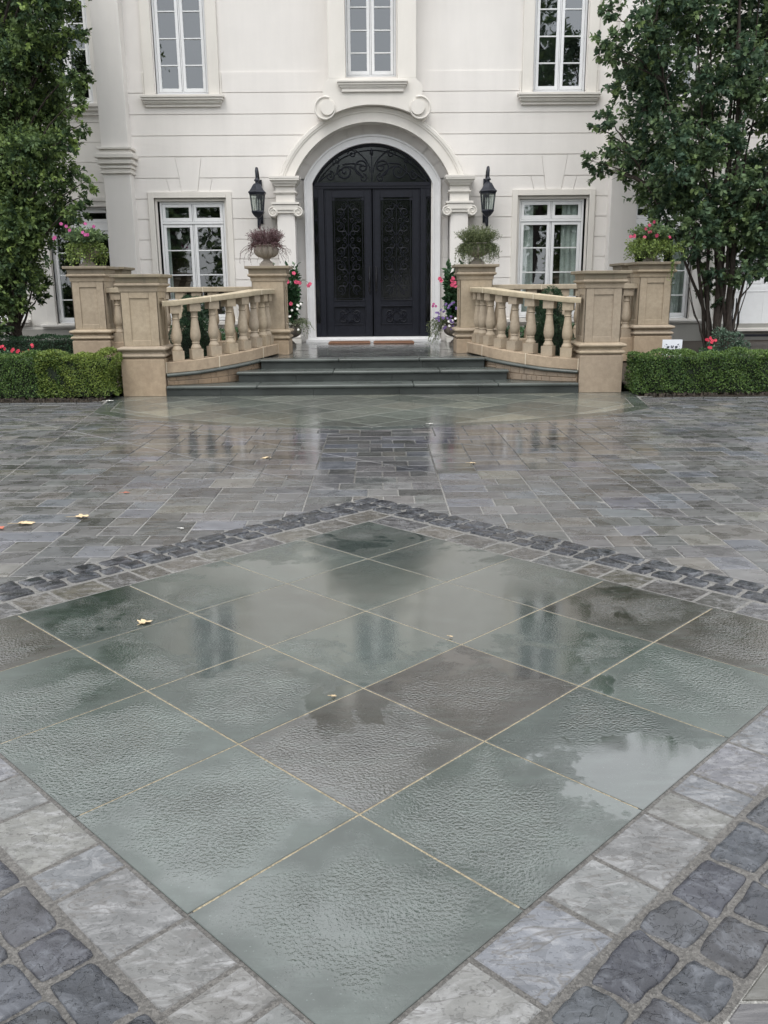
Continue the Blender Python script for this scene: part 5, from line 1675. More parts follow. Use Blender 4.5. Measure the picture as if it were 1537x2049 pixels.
# ================================================================== VEGETATION
rs = np.random.RandomState(5)
def nrmz(v): return v/np.maximum(np.linalg.norm(v, axis=1, keepdims=True), 1e-9)
def leafmesh(name, P, D, N, L, W, tint, mat, parent=None, local=False, fold=0.25, shape='oval'):
    """one small folded leaf per row: 5 or 7 points about the midrib"""
    D = nrmz(D); S = nrmz(np.cross(D, N)); Nn = np.cross(S, D)
    n = len(P)
    L = np.broadcast_to(np.asarray(L, float).reshape(-1, 1), (n, 1)); W = np.broadcast_to(np.asarray(W, float).reshape(-1, 1), (n, 1))
    if shape == 'oval': st = [(0.0,0),(0.30,0.46),(0.68,0.40),(1.0,0),(0.68,-0.40),(0.30,-0.46)]
    elif shape == 'lobed': st = [(0.0,0),(0.22,0.36),(0.50,0.50),(0.62,0.26),(0.80,0.30),(1.0,0),(0.80,-0.30),(0.62,-0.26),(0.50,-0.50),(0.22,-0.36)]
    else: st = [(0.0,0),(0.45,0.5),(1.0,0),(0.45,-0.5)]
    k = len(st)
    V = np.empty((n, k, 3))
    for i, (a, b) in enumerate(st):
        V[:, i] = P + D*(L*a) + S*(W*b) + Nn*(abs(b)*W*fold - (a*a)*L*0.16)
    mid = k//2
    quads = []
    for i in range(1, mid+1):
        pass
    me = bpy.data.meshes.new(name)
    me.vertices.add(n*k); me.vertices.foreach_set('co', V.reshape(-1).astype(np.float32))
    # two half-leaf polygons
    h1 = list(range(0, mid+1)); h2 = [0]+list(range(mid, k))
    idx = np.concatenate([np.array(h1), np.array(h2)])
    base = (np.arange(n)*k)[:, None]
    loops = (base + idx[None, :]).reshape(-1)
    me.loops.add(len(loops)); me.loops.foreach_set('vertex_index', loops.astype(np.int32))
    tot = np.tile([len(h1), len(h2)], n); start = np.concatenate([[0], np.cumsum(tot)[:-1]])
    me.polygons.add(2*n); me.polygons.foreach_set('loop_start', start.astype(np.int32))
    try: me.polygons.foreach_set('loop_total', tot.astype(np.int32))
    except Exception: pass
    me.update(calc_edges=True)
    me.validate()
    at = me.color_attributes.new("tint", 'FLOAT_COLOR', 'CORNER')
    c = np.ones((n, len(idx), 4), np.float32); c[:, :, 0] = tint[:, 0:1]; c[:, :, 1] = tint[:, 1:2]; c[:, :, 2] = 0
    if len(me.loops) == n*len(idx): at.data.foreach_set('color', c.reshape(-1))
    me.materials.append(mat)
    o = bpy.data.objects.new(name, me); sc.collection.objects.link(o)
    if parent is not None:
        o.parent = parent
        if not local: o.location = -world_loc(parent)
    return o

def rdir(n, up=0.0):
    v = rs.normal(size=(n, 3)); v[:, 2] += up
    return nrmz(v)

def twigs(clumps, dens, lpt, L, bright=0.25, up=0.25, tcol=None, droop=0.0):
    """leaves strung on short twigs that radiate from each clump centre"""
    Ps, Ds, Ns, Ts = [], [], [], []
    tw = []
    for (cx, cy, cz, r) in clumps:
        nt = max(3, int(dens*r*r))
        d = rdir(nt, up)
        c = np.array([cx, cy, cz])
        st = c + d*r*rs.uniform(0.0, 0.55, (nt, 1)) * np.array([1, 1, 0.85])
        en = c + (d + 0.25*rdir(nt))*r*rs.uniform(0.65, 1.18, (nt, 1)) * np.array([1, 1, 0.9])
        light = np.clip(rs.beta(1.3, 4.0, nt) + (rs.rand(nt) < bright*0.35)*rs.uniform(0.25, 0.6, nt), 0, 1)
        cl = rs.uniform(-0.12, 0.12)
        for k in range(nt):
            n = lpt
            t = np.linspace(0.15, 1.0, n)[:, None] + rs.uniform(-0.04, 0.04, (n, 1))
            p = st[k] + (en[k]-st[k])*t
            ax = nrmz((en[k]-st[k])[None])[0]
            sd = rdir(n); sd -= ax*(sd@ax)[:, None]; sd = nrmz(sd)
            dd = ax*0.55 + sd*0.9; dd[:, 2] -= droop
            Ps.append(p); Ds.append(dd)
            nn = rdir(n)*0.75; nn[:, 2] += 0.9
            Ns.append(nn)
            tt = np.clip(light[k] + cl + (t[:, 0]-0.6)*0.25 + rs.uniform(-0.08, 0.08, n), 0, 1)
            Ts.append(np.stack([tt, rs.rand(n)], 1))
        tw.append((st, en))
    return np.concatenate(Ps), np.concatenate(Ds), np.concatenate(Ns), np.concatenate(Ts), tw

def qbez(a, b, c, n=8):
    a, b, c = Vector(a), Vector(b), Vector(c)
    return [(a*(1-t)**2 + b*2*t*(1-t) + c*t*t) for t in [k/n for k in range(n+1)]]
def wig(pts, k):
    return [p + Vector((rnd.uniform(-k,k), rnd.uniform(-k,k), 0)) if 0 < i < len(pts)-1 else p for i, p in enumerate(pts)]

RC=[(3.97,16.13,6.04,0.22),(3.95,15.94,5.54,0.24),(4.27,16.35,5.41,0.3),(3.85,16.02,5.33,0.17),(4.38,15.89,5.75,0.35),(4.72,16.36,5.25,0.36),(4.63,17.09,5.09,0.35),(5.18,16.92,6.1,0.47),(5.24,16.87,4.96,0.43),(5.51,16.11,6.03,0.46),(4.82,16.55,4.57,0.43),(4.08,16.19,4.35,0.22),(3.83,16.04,4.21,0.13),(5.18,15.95,4.1,0.46),(5.85,16.1,4.87,0.46),(5.99,17.1,4.54,0.44),(6.31,16.96,5.94,0.47),(6.75,16.93,6.25,0.49),(7.09,16.92,5.45,0.33),(6.46,16.07,4.71,0.37),(4.33,16.23,3.87,0.33),(3.96,16.68,3.75,0.17),(4.95,16.82,3.87,0.43),(4.19,17.0,3.62,0.2),(4.66,17.03,3.56,0.27),(5.13,15.92,3.5,0.42),(5.89,16.65,3.75,0.48),(5.06,16.74,3.18,0.35),(5.53,16.51,3.07,0.44),(5.9,16.05,3.1,0.39),(5.27,16.46,2.72,0.3),(5.72,15.93,2.6,0.38),(6.89,17.11,3.73,0.31),(7.26,17.01,3.71,0.44),(7.11,16.57,2.89,0.43),(6.83,16.22,2.35,0.39),(6.72,17.07,1.86,0.29),(6.01,16.6,2.03,0.25),(5.85,17.04,2.5,0.25),(6.38,16.99,1.49,0.25),(6.31,16.51,2.46,0.28),(6.97,16.38,4.37,0.24),(7.25,16.64,1.8,0.19),(6.38,16.4,1.21,0.14),(5.33,16.03,5.25,0.24),(4.83,16.23,5.53,0.37),(7.23,16.94,5.93,0.49),(6.97,15.86,4.59,0.55),(7.21,15.86,3.16,0.55),(7.87,16.68,2.2,0.48),(5.08,16.19,6.5,0.56),(6.03,16.55,6.76,0.57),(4.4,16.46,6.66,0.47),(6.7,16.28,6.59,0.56),(5.5,16.5,7.4,0.7),(6.6,16.6,7.5,0.7),(6.0,16.4,8.2,0.6),(6.1,15.9,3.9,0.42),(6.5,15.85,3.2,0.42),(6.3,16.0,2.7,0.36),(6.0,15.9,2.4,0.32),(6.7,15.9,2.6,0.36),(6.9,16.1,2.0,0.34),(6.55,15.9,1.75,0.28),(6.1,16.0,1.75,0.24),(6.3,15.9,5.3,0.4),(5.6,15.9,2.2,0.26),(7.3,16.2,2.5,0.4),(5.7,16.0,3.6,0.34)]
LC=[(-6.41,17.3,6.42,0.48),(-5.49,16.17,6.1,0.43),(-5.21,16.48,6.19,0.32),(-5.72,16.18,5.58,0.46),(-5.5,16.79,5.65,0.4),(-5.07,16.29,5.68,0.22),(-6.17,16.4,5.32,0.45),(-5.79,16.95,5.12,0.49),(-5.11,16.35,5.03,0.24),(-6.26,16.68,4.75,0.46),(-5.89,17.17,4.54,0.49),(-4.97,16.04,4.58,0.18),(-5.91,15.99,3.9,0.48),(-5.29,16.22,4.01,0.32),(-5.32,16.97,3.14,0.16),(-6.53,16.76,3.43,0.46),(-5.71,16.23,3.37,0.43),(-5.3,16.36,3.54,0.3),(-6.1,16.15,2.7,0.46),(-5.66,16.54,2.81,0.32),(-5.14,15.96,2.88,0.22),(-6.84,16.88,1.96,0.41),(-6.52,17.15,2.05,0.37),(-6.3,17.24,1.73,0.2),(-6.74,16.93,1.37,0.25),(-6.33,17.24,1.43,0.13),(-6.54,15.93,0.99,0.15),(-5.0,16.3,4.25,0.13),(-5.16,17.25,5.35,0.12),(-6.85,16.99,6.02,0.58),(-6.86,16.47,4.79,0.57),(-7.33,17.22,3.75,0.59),(-7.28,16.77,2.49,0.58),(-7.44,17.05,1.42,0.49),(-6.14,16.31,6.74,0.56),(-5.34,16.17,6.69,0.56),(-4.89,16.52,6.65,0.32),(-4.93,16.09,3.31,0.13),(-4.9,16.43,5.75,0.11),
 (-6.75,16.3,2.5,0.45),(-6.45,16.2,2.0,0.40),(-6.2,16.1,2.4,0.36),(-5.85,16.2,2.3,0.30),(-6.9,16.2,1.5,0.40),(-6.5,16.2,1.3,0.30),(-6.2,16.2,1.7,0.26),(-6.8,16.3,3.3,0.45),(-6.3,16.3,3.0,0.4),(-6.9,16.1,0.95,0.25),(-6.6,16.6,4.1,0.6),(-6.3,16.9,5.6,0.6),(-6.5,16.9,2.9,0.55),(-5.9,16.8,4.0,0.5),(-6.2,17.0,7.6,0.7),(-5.6,16.7,7.4,0.6),(-6.0,16.8,8.4,0.6)]

# --- dense tree on the left
tl = thing('garden_tree', 'dense dark oval-leaved tree beside the outer pier with pink flowers', 'tree', (-6.75, 16.9, 0.3), 'small trees standing in the beds before the house')
m = MB()
trunk = wig(qbez((-6.75,16.9,0.3), (-6.9,16.9,3.0), (-6.2,16.8,8.2), 14), 0.03)
m.tube(trunk, [0.11*(1-0.75*k/14) for k in range(15)], 10)
m.build('trunk', MAT['bark'], tl, smooth=60)
m = MB()
for (x, y, z, r) in LC:
    k = min(12, max(1, int((z-1.2)/8*14)))
    m.tube(wig(qbez(trunk[k], ((trunk[k].x+x)/2, (trunk[k].y+y)/2, z-0.1), (x, y, z+0.1), 6), 0.03), [0.030, 0.026, 0.022, 0.018, 0.014, 0.010, 0.006], 6)
m.build('branches', MAT['bark'], tl, smooth=60)
LC = [(a,b,c,max(d,0.16)) for a,b,c,d in LC]
LC += [(a-0.15,b+0.55,c+rnd.uniform(-0.25,0.25),d*0.95) for a,b,c,d in LC if d > 0.3 and a < -5.5]
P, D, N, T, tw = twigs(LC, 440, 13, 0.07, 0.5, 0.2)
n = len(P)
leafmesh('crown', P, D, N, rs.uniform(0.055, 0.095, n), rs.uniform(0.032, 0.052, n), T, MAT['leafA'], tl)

# --- many-stemmed tree on the right
tr_ = thing('garden_tree', 'many-stemmed spreading tree with lobed leaves beside the downspout', 'tree', (6.45, 16.45, 0.3), 'small trees standing in the beds before the house')
stems = []
heads = [(5.4,16.5,7.0),(6.15,16.35,7.6),(6.32,16.5,7.5),(6.75,16.5,7.2),(4.6,16.3,6.3),(7.1,16.9,6.8),(7.9,16.7,5.4),(5.1,16.7,5.0),(5.9,16.9,6.4),(4.4,16.6,4.2),(7.4,16.2,4.6),(6.5,17.0,6.9),(5.6,16.1,4.2),(7.2,15.9,5.4)]
m = MB()
for i, h in enumerate(heads):
    b = (6.45+rnd.uniform(-0.22,0.22), 16.45+rnd.uniform(-0.15,0.15), 0.3)
    mid = (b[0]*0.72+h[0]*0.28+rnd.uniform(-0.08,0.08), (b[1]+h[1])/2, h[2]*0.5)
    p = wig(qbez(b, mid, h, 14), 0.025)
    stems.append(p)
    r0 = 0.062 if i in (1, 2) else rnd.uniform(0.028, 0.045)
    m.tube(p, [r0*(1-0.8*k/14) for k in range(15)], 8)
for k in range(6):
    a = rnd.uniform(0, 6.28); l = rnd.uniform(0.3, 0.8)
    b = (6.45+0.2*math.cos(a), 16.45+0.15*math.sin(a), 0.3)
    e = (6.45+l*math.cos(a), 16.45+0.4*math.sin(a), rnd.uniform(0.9, 1.9))
    m.tube(wig(qbez(b, ((b[0]*0.6+e[0]*0.4), e[1], e[2]*0.5), e, 8), 0.02), [0.02*(1-0.7*j/8) for j in range(9)], 6)
m.build('trunk', MAT['bark'], tr_, smooth=60)
m = MB()
for (x, y, z, r) in RC:
    best = min(((Vector((x,y,z))-p[k]).length + (0.6 if p[k].z > z-0.2 else 0), si, k) for si, p in enumerate(stems) for k in range(3, 14))
    q = stems[best[1]][best[2]]
    m.tube(wig(qbez(q, ((q.x+x)/2, (q.y+y)/2, (q.z+z)/2+0.12), (x, y, z), 7), 0.02), [0.018,0.016,0.014,0.012,0.010,0.008,0.006,0.004], 6)
    for _ in range(5):
        d = Vector((rnd.uniform(-1,1), rnd.uniform(-1,1), rnd.uniform(-0.5,0.8))).normalized()
        m.tube([Vector((x,y,z)), Vector((x,y,z))+d*r*0.55, Vector((x,y,z))+d*r*1.0+Vector((0,0,-0.03))], [0.006,0.004,0.002], 4)
m.build('branches', MAT['bark'], tr_, smooth=60)
RC = [q for q in RC if q[2] < 7.3]
RC += [(a+0.15,b+0.6,c+rnd.uniform(-0.25,0.25),d*0.9) for a,b,c,d in RC if d > 0.3 and a > 4.6 and c > 2.2]
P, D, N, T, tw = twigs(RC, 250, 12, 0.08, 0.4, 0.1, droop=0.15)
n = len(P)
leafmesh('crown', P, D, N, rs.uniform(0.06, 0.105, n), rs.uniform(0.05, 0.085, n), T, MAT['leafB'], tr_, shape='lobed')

# --- clipped hedges
def hedge_pts(x0, x1, y0, y1, z0, z1, dens, round_=0.05):
    P, Nn = [], []
    def face(n, f, nr):
        a = rs.rand(n); b = rs.rand(n); P.append(f(a, b)); Nn.append(np.tile(nr, (n, 1)).astype(float))
    w, d, h = x1-x0, y1-y0, z1-z0
    face(int(dens*w*h), lambda a, b: np.stack([x0+a*w, np.full_like(a, y0), z0+b*h], 1), (0,-1,0.25))
    face(int(dens*w*d), lambda a, b: np.stack([x0+a*w, y0+b*d, np.full_like(a, z1)], 1), (0,-0.2,1))
    face(int(dens*0.4*w*h), lambda a, b: np.stack([x0+a*w, np.full_like(a, y1), z0+b*h], 1), (0,1,0.2))
    face(int(dens*d*h), lambda a, b: np.stack([np.full_like(a, x0), y0+a*d, z0+b*h], 1), (-1,0,0.2))
    face(int(dens*d*h), lambda a, b: np.stack([np.full_like(a, x1), y0+a*d, z0+b*h], 1), (1,0,0.2))
    return np.concatenate(P), np.concatenate(Nn)
def lump(P, s=6.0, a=0.03):
    return a*(np.sin(P[:,0]*s+1.3*np.sin(P[:,2]*s*0.9))+np.sin(P[:,2]*s*1.3+P[:,1]*s)*0.8+0.7*np.sin(P[:,0]*s*2.7+P[:,2]*s*2.1))
def hedge(name, label, box, dens, mat, group=None, amp=0.03, cat='hedge', brownspot=None):
    x0, x1, y0, y1, z0, z1 = box
    t = thing(name, label, cat, ((x0+x1)/2, (y0+y1)/2, z0), group)
    m = MB(); nx = 24
    # solid dark core: the shade between the leaves put into colour
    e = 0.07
    m.box(x0+e, x1-e, y0+e, y1-e, z0, z1-e); m.build('painted_shade_core', MAT['boxcore'], t)
    P, Nn = hedge_pts(x0, x1, y0, y1, z0, z1, dens)
    P = P + nrmz(Nn)*lump(P, 6.0, amp)[:, None] - nrmz(Nn)*rs.gamma(1.2, 0.014, (len(P), 1)) + rs.normal(size=P.shape)*0.006
    # rounded shoulders
    k = np.clip((P[:, 2]-(z1-0.12))/0.12, 0, 1)*np.clip(1-(P[:, 1]-y0)/0.12, 0, 1)
    P[:, 1] += k*0.03; P[:, 2] -= k*0.035
    n = len(P)
    keep = rs.rand(n) < np.clip(0.45+(P[:, 2]-z0)/(z1-z0)*1.6, 0, 1)
    P, Nn = P[keep], Nn[keep]; n = len(P)
    D = nrmz(Nn)*0.7 + rdir(n)*0.9; D[:, 2] += 0.25
    N = nrmz(Nn) + rdir(n)*0.7
    pn = 0.5+0.5*np.sin(P[:,0]*3.1+1.7*np.sin(P[:,2]*5+P[:,0]*2.0)+1.3*np.sin(P[:,0]*7.7+P[:,1]*5))
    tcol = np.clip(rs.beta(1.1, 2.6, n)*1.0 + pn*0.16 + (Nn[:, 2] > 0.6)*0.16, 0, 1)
    T = np.stack([tcol, rs.rand(n)], 1)
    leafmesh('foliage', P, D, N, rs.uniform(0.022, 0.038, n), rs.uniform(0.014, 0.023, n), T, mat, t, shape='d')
    return t
HG = 'clipped box hedges along the drive'
hedge('box_hedge', 'dark green clipped box hedge in front of the red roses', (-8.2, -4.55, 12.86, 13.50, 0.04, 0.645), 5200, MAT['box'], HG)
hedge('box_hedge', 'long dark green clipped box hedge with the white card behind it', (3.86, 8.0, 12.80, 13.40, 0.03, 0.59), 5200, MAT['box'], HG)
hedge('box_hedge', 'second dark hedge in the shade behind the red roses', (-8.2, -5.25, 15.9, 16.5, 0.25, 0.76), 2600, MAT['conifer'], 'darker hedge behind', 0.02)

def bush(name, label, cat, blobs, dens, mat, L=(0.018,0.03), W=(0.012,0.018), amp=0.03, group=None, shape='d', bright=0.0, core=True, loc=None):
    c0 = blobs[0]
    t = thing(name, label, cat, loc or (c0[0], c0[1], max(0.0, c0[2]-c0[5])), group)
    if core:  # near-black core paints the shade inside the foliage
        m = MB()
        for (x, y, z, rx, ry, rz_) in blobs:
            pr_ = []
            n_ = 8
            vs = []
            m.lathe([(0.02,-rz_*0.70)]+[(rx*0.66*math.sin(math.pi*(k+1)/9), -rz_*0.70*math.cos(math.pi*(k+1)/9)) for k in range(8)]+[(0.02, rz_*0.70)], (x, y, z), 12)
        m.build('painted_shade_core', MAT['boxcore'], t)
    Ps, Ns = [], []
    for (x, y, z, rx, ry, rz_) in blobs:
        n = int(dens*4*math.pi*((rx*ry+rx*rz_+ry*rz_)/3))
        d = rdir(n)
        d = np.sign(d)*np.abs(d)**0.75; sc0 = np.max(np.abs(d), axis=1, keepdims=True); dn = nrmz(d)
        d = dn*0.6 + 0.4*d/np.maximum(sc0, 1e-6)*0.85
        q = np.array([x, y, z]) + d*np.array([rx, ry, rz_])
        Ps.append(q); Ns.append(dn)
    P = np.concatenate(Ps); Nn = np.concatenate(Ns)
    P = P + Nn*lump(P, 7.0, amp)[:, None] - Nn*rs.gamma(1.2, 0.016, (len(P), 1))
    n = len(P)
    D = Nn*0.8 + rdir(n)*0.9; D[:, 2] += 0.3
    N = Nn + rdir(n)*0.7
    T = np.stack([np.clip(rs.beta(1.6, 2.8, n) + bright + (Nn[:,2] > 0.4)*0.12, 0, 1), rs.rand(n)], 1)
    leafmesh('foliage', P, D, N, rs.uniform(*L, n), rs.uniform(*W, n), T, mat, t, shape=shape)
    return t
hedge('round_box_bush', 'yellowing box bush between the clipped hedge and the pier', (-4.90, -3.84, 12.84, 13.50, 0.05, 0.645), 7000, MAT['boxy'], None, 0.04, 'bush')
# conifers in the wedge between the balustrades
for s, lab in ((-1, 'dark upright conifer behind the curved balustrade, pink flower pier side'), (1, 'dark upright conifer behind the curved balustrade, white card side')):
    x = s*2.92
    bush('conifer', lab, 'conifer', [(x,14.62,0.62,0.36,0.34,0.62),(x,14.62,1.05,0.22,0.22,0.48)], 5200, MAT['conifer'], (0.025,0.05), (0.007,0.012), 0.04, 'dark conifers behind the curved balustrades')

# blue-green shrub right
bush('low_shrub', 'small blue-green shrub at the foot of the many-stemmed tree', 'shrub', [(5.95,14.7,0.55,0.20,0.2,0.30),(5.8,14.75,0.62,0.14,0.14,0.26),(6.12,14.7,0.48,0.15,0.15,0.22)], 1200, MAT['bluegreen'], (0.03,0.05), (0.018,0.03), 0.04, core=False, shape='oval')

def petals(mb, c, r, n=5, face=(0,-1,0.2), cup=0.25):
    f = Vector(face).normalized(); u = f.orthogonal().normalized(); v = f.cross(u)
    c = Vector(c); a0_ = rnd.uniform(0, 6.28)
    for k in range(n):
        a = a0_+2*math.pi*k/n
        d = u*math.cos(a)+v*math.sin(a); s_ = u*-math.sin(a)+v*math.cos(a)
        w = 0.52 if n <= 6 else 0.34
        b = len(mb.v)
        mb.v += [tuple(c), tuple(c+d*r*0.55+s_*r*w+f*r*cup*0.5), tuple(c+d*r*1.0+s_*r*w*0.35+f*r*cup*0.2), tuple(c+d*r*1.0-s_*r*w*0.35+f*r*cup*0.35), tuple(c+d*r*0.55-s_*r*w+f*r*cup*0.5)]
        mb.f.append((b, b+1, b+2, b+3, b+4)); mb.t.append(None)
def blossom(parent, c, r, mat, n=5, cluster=1, face=(0,-1,0.25)):
    m = MB()
    for k in range(cluster):
        cc = (c[0]+rnd.uniform(-1,1)*r*0.8*(cluster > 1), c[1]+rnd.uniform(-1,1)*r*0.5*(cluster > 1), c[2]+rnd.uniform(-1,1)*r*0.8*(cluster > 1))
        petals(m, cc, r, n, (face[0]+rnd.uniform(-0.5,0.5), face[1], face[2]+rnd.uniform(-0.3,0.4)))
    m.build('blossom', MAT[mat], parent)

# red roses behind the left hedge, right-hand red bloom
t = bush('rose_bush', 'low rose bush with a few crimson blooms behind the dark clipped hedge', 'rose bush', [(-5.75,14.1,0.42,0.42,0.2,0.24),(-5.35,14.15,0.40,0.25,0.2,0.22)], 800, MAT['glossy'], (0.03,0.05), (0.02,0.03), 0.04, core=False, shape='oval')
for c in ((-5.92,14.1,0.715),(-5.86,14.12,0.70),(-5.66,13.95,0.665),(-5.60,13.98,0.655),(-5.50,13.95,0.635),(-5.44,14.05,0.63),(-5.42,14.15,0.715)):
    blossom(t, c, 0.026, 'red', 6, 2)
t = bush('rose_bush', 'small rose with scarlet blooms behind the hedge below the downspout', 'rose bush', [(5.42,14.3,0.44,0.16,0.14,0.22)], 900, MAT['glossy'], (0.03,0.05), (0.02,0.03), 0.04, core=False, shape='oval')
for c in ((5.36,14.15,0.735),(5.41,14.15,0.745),(5.47,14.15,0.70),(5.44,14.12,0.69),(5.38,14.12,0.62),(5.40,14.12,0.60)):
    blossom(t, c, 0.026, 'red', 6, 2)

def spray(parent, c, n, rad, h, rr, mat, L, W, dens=10, name='foliage', spread=0.75, twigmat='twig', shape='oval', bright=0.3, twig_r=0.0025, dirfun=None, curl=0.0):
    """an urnful of upright or arching sprigs, each a thin stem with small leaves"""
    m = MB(); Ps, Ds, Ns, Ts = [], [], [], []
    for k in range(n):
        a = rnd.uniform(0, 6.283); q = rnd.uniform(0, 1)**0.6
        b = Vector((c[0]+rr*q*math.cos(a), c[1]+rr*q*math.sin(a), c[2]))
        if dirfun: e, mid = dirfun(b, a, q)
        else:
            e = Vector((c[0]+rad*(0.15+q*spread)*math.cos(a)*rnd.uniform(0.7,1.1), c[1]+rad*(0.15+q*spread)*math.sin(a), c[2]+h*rnd.uniform(0.6,1.0)*(1-0.35*q*q)))
            mid = Vector(((b.x*0.6+e.x*0.4), (b.y*0.6+e.y*0.4), b.z+(e.z-b.z)*0.65))
        pts = qbez(b, mid, e, 7)
        if curl: pts = [p+Vector((curl*math.sin(i*1.9+k), curl*math.cos(i*2.3+k), curl*0.6*math.sin(i*1.3+k*2)))*(i/7) for i, p in enumerate(pts)]
        m.tube(pts, [twig_r*(1-0.5*i/7) for i in range(8)], 4)
        li = rs.beta(1.5, 2.5)
        for i in range(dens):
            t_ = (0.15+0.85*i/max(1,dens-1))*7; j = min(6, int(t_)); f = t_-j
            p = pts[j]*(1-f)+pts[j+1]*f; ax = (pts[j+1]-pts[j]).normalized()
            Ps.append(p); sd = rdir(1)[0]
            Ds.append(np.array(ax)*0.6+sd*0.8); Ns.append(rdir(1, 0.6)[0]); Ts.append((min(1, max(0, li+bright*0.3+rnd.uniform(-0.15,0.15))), rnd.random()))
    m.build('stems', MAT[twigmat], parent)
    n_ = len(Ps)
    leafmesh(name, np.array(Ps), np.array(Ds), np.array(Ns), rs.uniform(L*0.7, L*1.2, n_), rs.uniform(W*0.7, W*1.2, n_), np.array(Ts), MAT[mat], parent, shape=shape)

def trailing(c, out, drop, side=None):
    def f(b, a, q):
        if side is not None: a = side+rnd.uniform(-0.9, 0.9)
        e = Vector((c[0]+out*rnd.uniform(0.6,1.1)*math.cos(a), c[1]+out*0.7*math.sin(a), c[2]-drop*rnd.uniform(0.2,1.0)))
        mid = Vector(((b.x+e.x)/2+0.1*math.cos(a), (b.y+e.y)/2, c[2]+rnd.uniform(0.06,0.16)))
        return e, mid
    return f
# heather urn (left porch pier)
UZ = 1.944+0.335
t = thing('heather_plant', 'purple heather with twisting brown trailing stems in the fluted urn', 'potted plant', (-1.80, IPY, UZ))
c = (-1.80, 15.50, UZ-0.02)
spray(t, c, 300, 0.36, 0.34, 0.17, 'heather', 0.022, 0.011, 16, 'sprigs', spread=0.85)
for nm, sd in (('trailing_stems', math.pi), ('trailing_stems', 0.0)):
    spray(t, c, 16, 0.3, 0.2, 0.16, 'heather', 0.020, 0.010, 9, nm, twigmat='twig', twig_r=0.004, dirfun=trailing(c, 0.44, 0.30, sd), curl=0.028)
spray(t, c, 110, 0.3, 0.2, 0.18, 'heather', 0.022, 0.011, 12, 'rim_sprigs', dirfun=lambda b, a, q: (Vector((c[0]+0.30*math.cos(a)*rnd.uniform(0.8,1.1), c[1]+0.28*math.sin(a), c[2]+rnd.uniform(-0.05,0.12))), Vector((c[0]+0.22*math.cos(a), c[1]+0.2*math.sin(a), c[2]+0.10))))
# olive plant (right porch pier)
t = thing('olive_plant', 'olive green arching and trailing plant spilling over its urn', 'potted plant', (1.80, IPY, UZ))
c = (1.80, 15.50, UZ-0.04)
spray(t, c, 300, 0.44, 0.36, 0.17, 'olive', 0.045, 0.011, 13, 'fronds', twigmat='greenstem', shape='d')
spray(t, c, 240, 0.3, 0.2, 0.20, 'olive', 0.045, 0.012, 12, 'trailing_fronds', twigmat='greenstem', dirfun=trailing(c, 0.36, 0.27), curl=0.015, shape='d')

# outer urns: ivy with pink / magenta flowers
def flower_urn(x, lab, cmat, pts, spread, side):
    t = thing('flowering_plant', lab, 'potted plant', (x, OPY-0.05, 2.30), 'flowering plants on the outer piers')
    c = (x, OPY-0.07, 2.29)
    spray(t, c, 200, 0.38, 0.32, 0.15, 'leafB', 0.050, 0.030, 9, 'foliage', twigmat='greenstem', spread=0.85, bright=0.5)
    spray(t, c, 190, 0.3, 0.2, 0.18, 'ivy', 0.036, 0.028, 12, 'ivy', twigmat='greenstem', dirfun=trailing(c, spread, 0.30), curl=0.02, bright=0.8)
    for p in pts: blossom(t, p, 0.030, cmat, 5, rnd.choice((1,1,2)))
    return t
flower_urn(-4.86, 'pink blooms above lime green ivy spilling from the outer urn', 'magenta',
   [(-5.30,15.25,2.42),(-5.14,15.2,2.64),(-5.08,15.25,2.60),(-5.01,15.2,2.54),(-4.74,15.2,2.64),(-4.62,15.25,2.60),(-4.78,15.15,2.50),(-4.72,15.15,2.46),], 0.34, -1)
t = flower_urn(4.77, 'crimson blooms above lime green ivy that hides the outer urn', 'crimson',
   [(4.33,15.2,2.36),(4.40,15.2,2.38),(4.57,15.2,2.49),(4.63,15.2,2.55),(4.56,15.2,2.36),(4.70,15.2,2.60),(4.75,15.2,2.39),(4.98,15.2,2.36),(4.66,15.2,2.44)], 0.38, 1)
c = (5.02, 15.15, 2.0)
spray(t, c, 6, 0.1, 0.1, 0.05, 'ivy', 0.034, 0.024, 14, 'hanging_ivy', twigmat='greenstem', dirfun=lambda b, a, q: (Vector((5.02+rnd.uniform(-0.06,0.06), 15.10, 1.55+rnd.uniform(0,0.2))), Vector((5.03, 15.08, 1.99))), curl=0.01, bright=0.3)
spray(t, (4.55, 15.28, 2.12), 60, 0.22, 0.2, 0.14, 'ivy', 0.036, 0.028, 10, 'ivy_mound', twigmat='greenstem', dirfun=lambda b, a, q: (b+Vector((0.18*math.cos(a), -0.05+0.1*math.sin(a), rnd.uniform(-0.12,0.22))), b+Vector((0.1*math.cos(a), 0, 0.10))), bright=0.9)
spray(t, (5.0, 15.28, 2.12), 50, 0.22, 0.2, 0.14, 'ivy', 0.036, 0.028, 10, 'ivy_mound', twigmat='greenstem', dirfun=lambda b, a, q: (b+Vector((0.16*math.cos(a), -0.05+0.1*math.sin(a), rnd.uniform(-0.10,0.20))), b+Vector((0.1*math.cos(a), 0, 0.10))), bright=0.7)

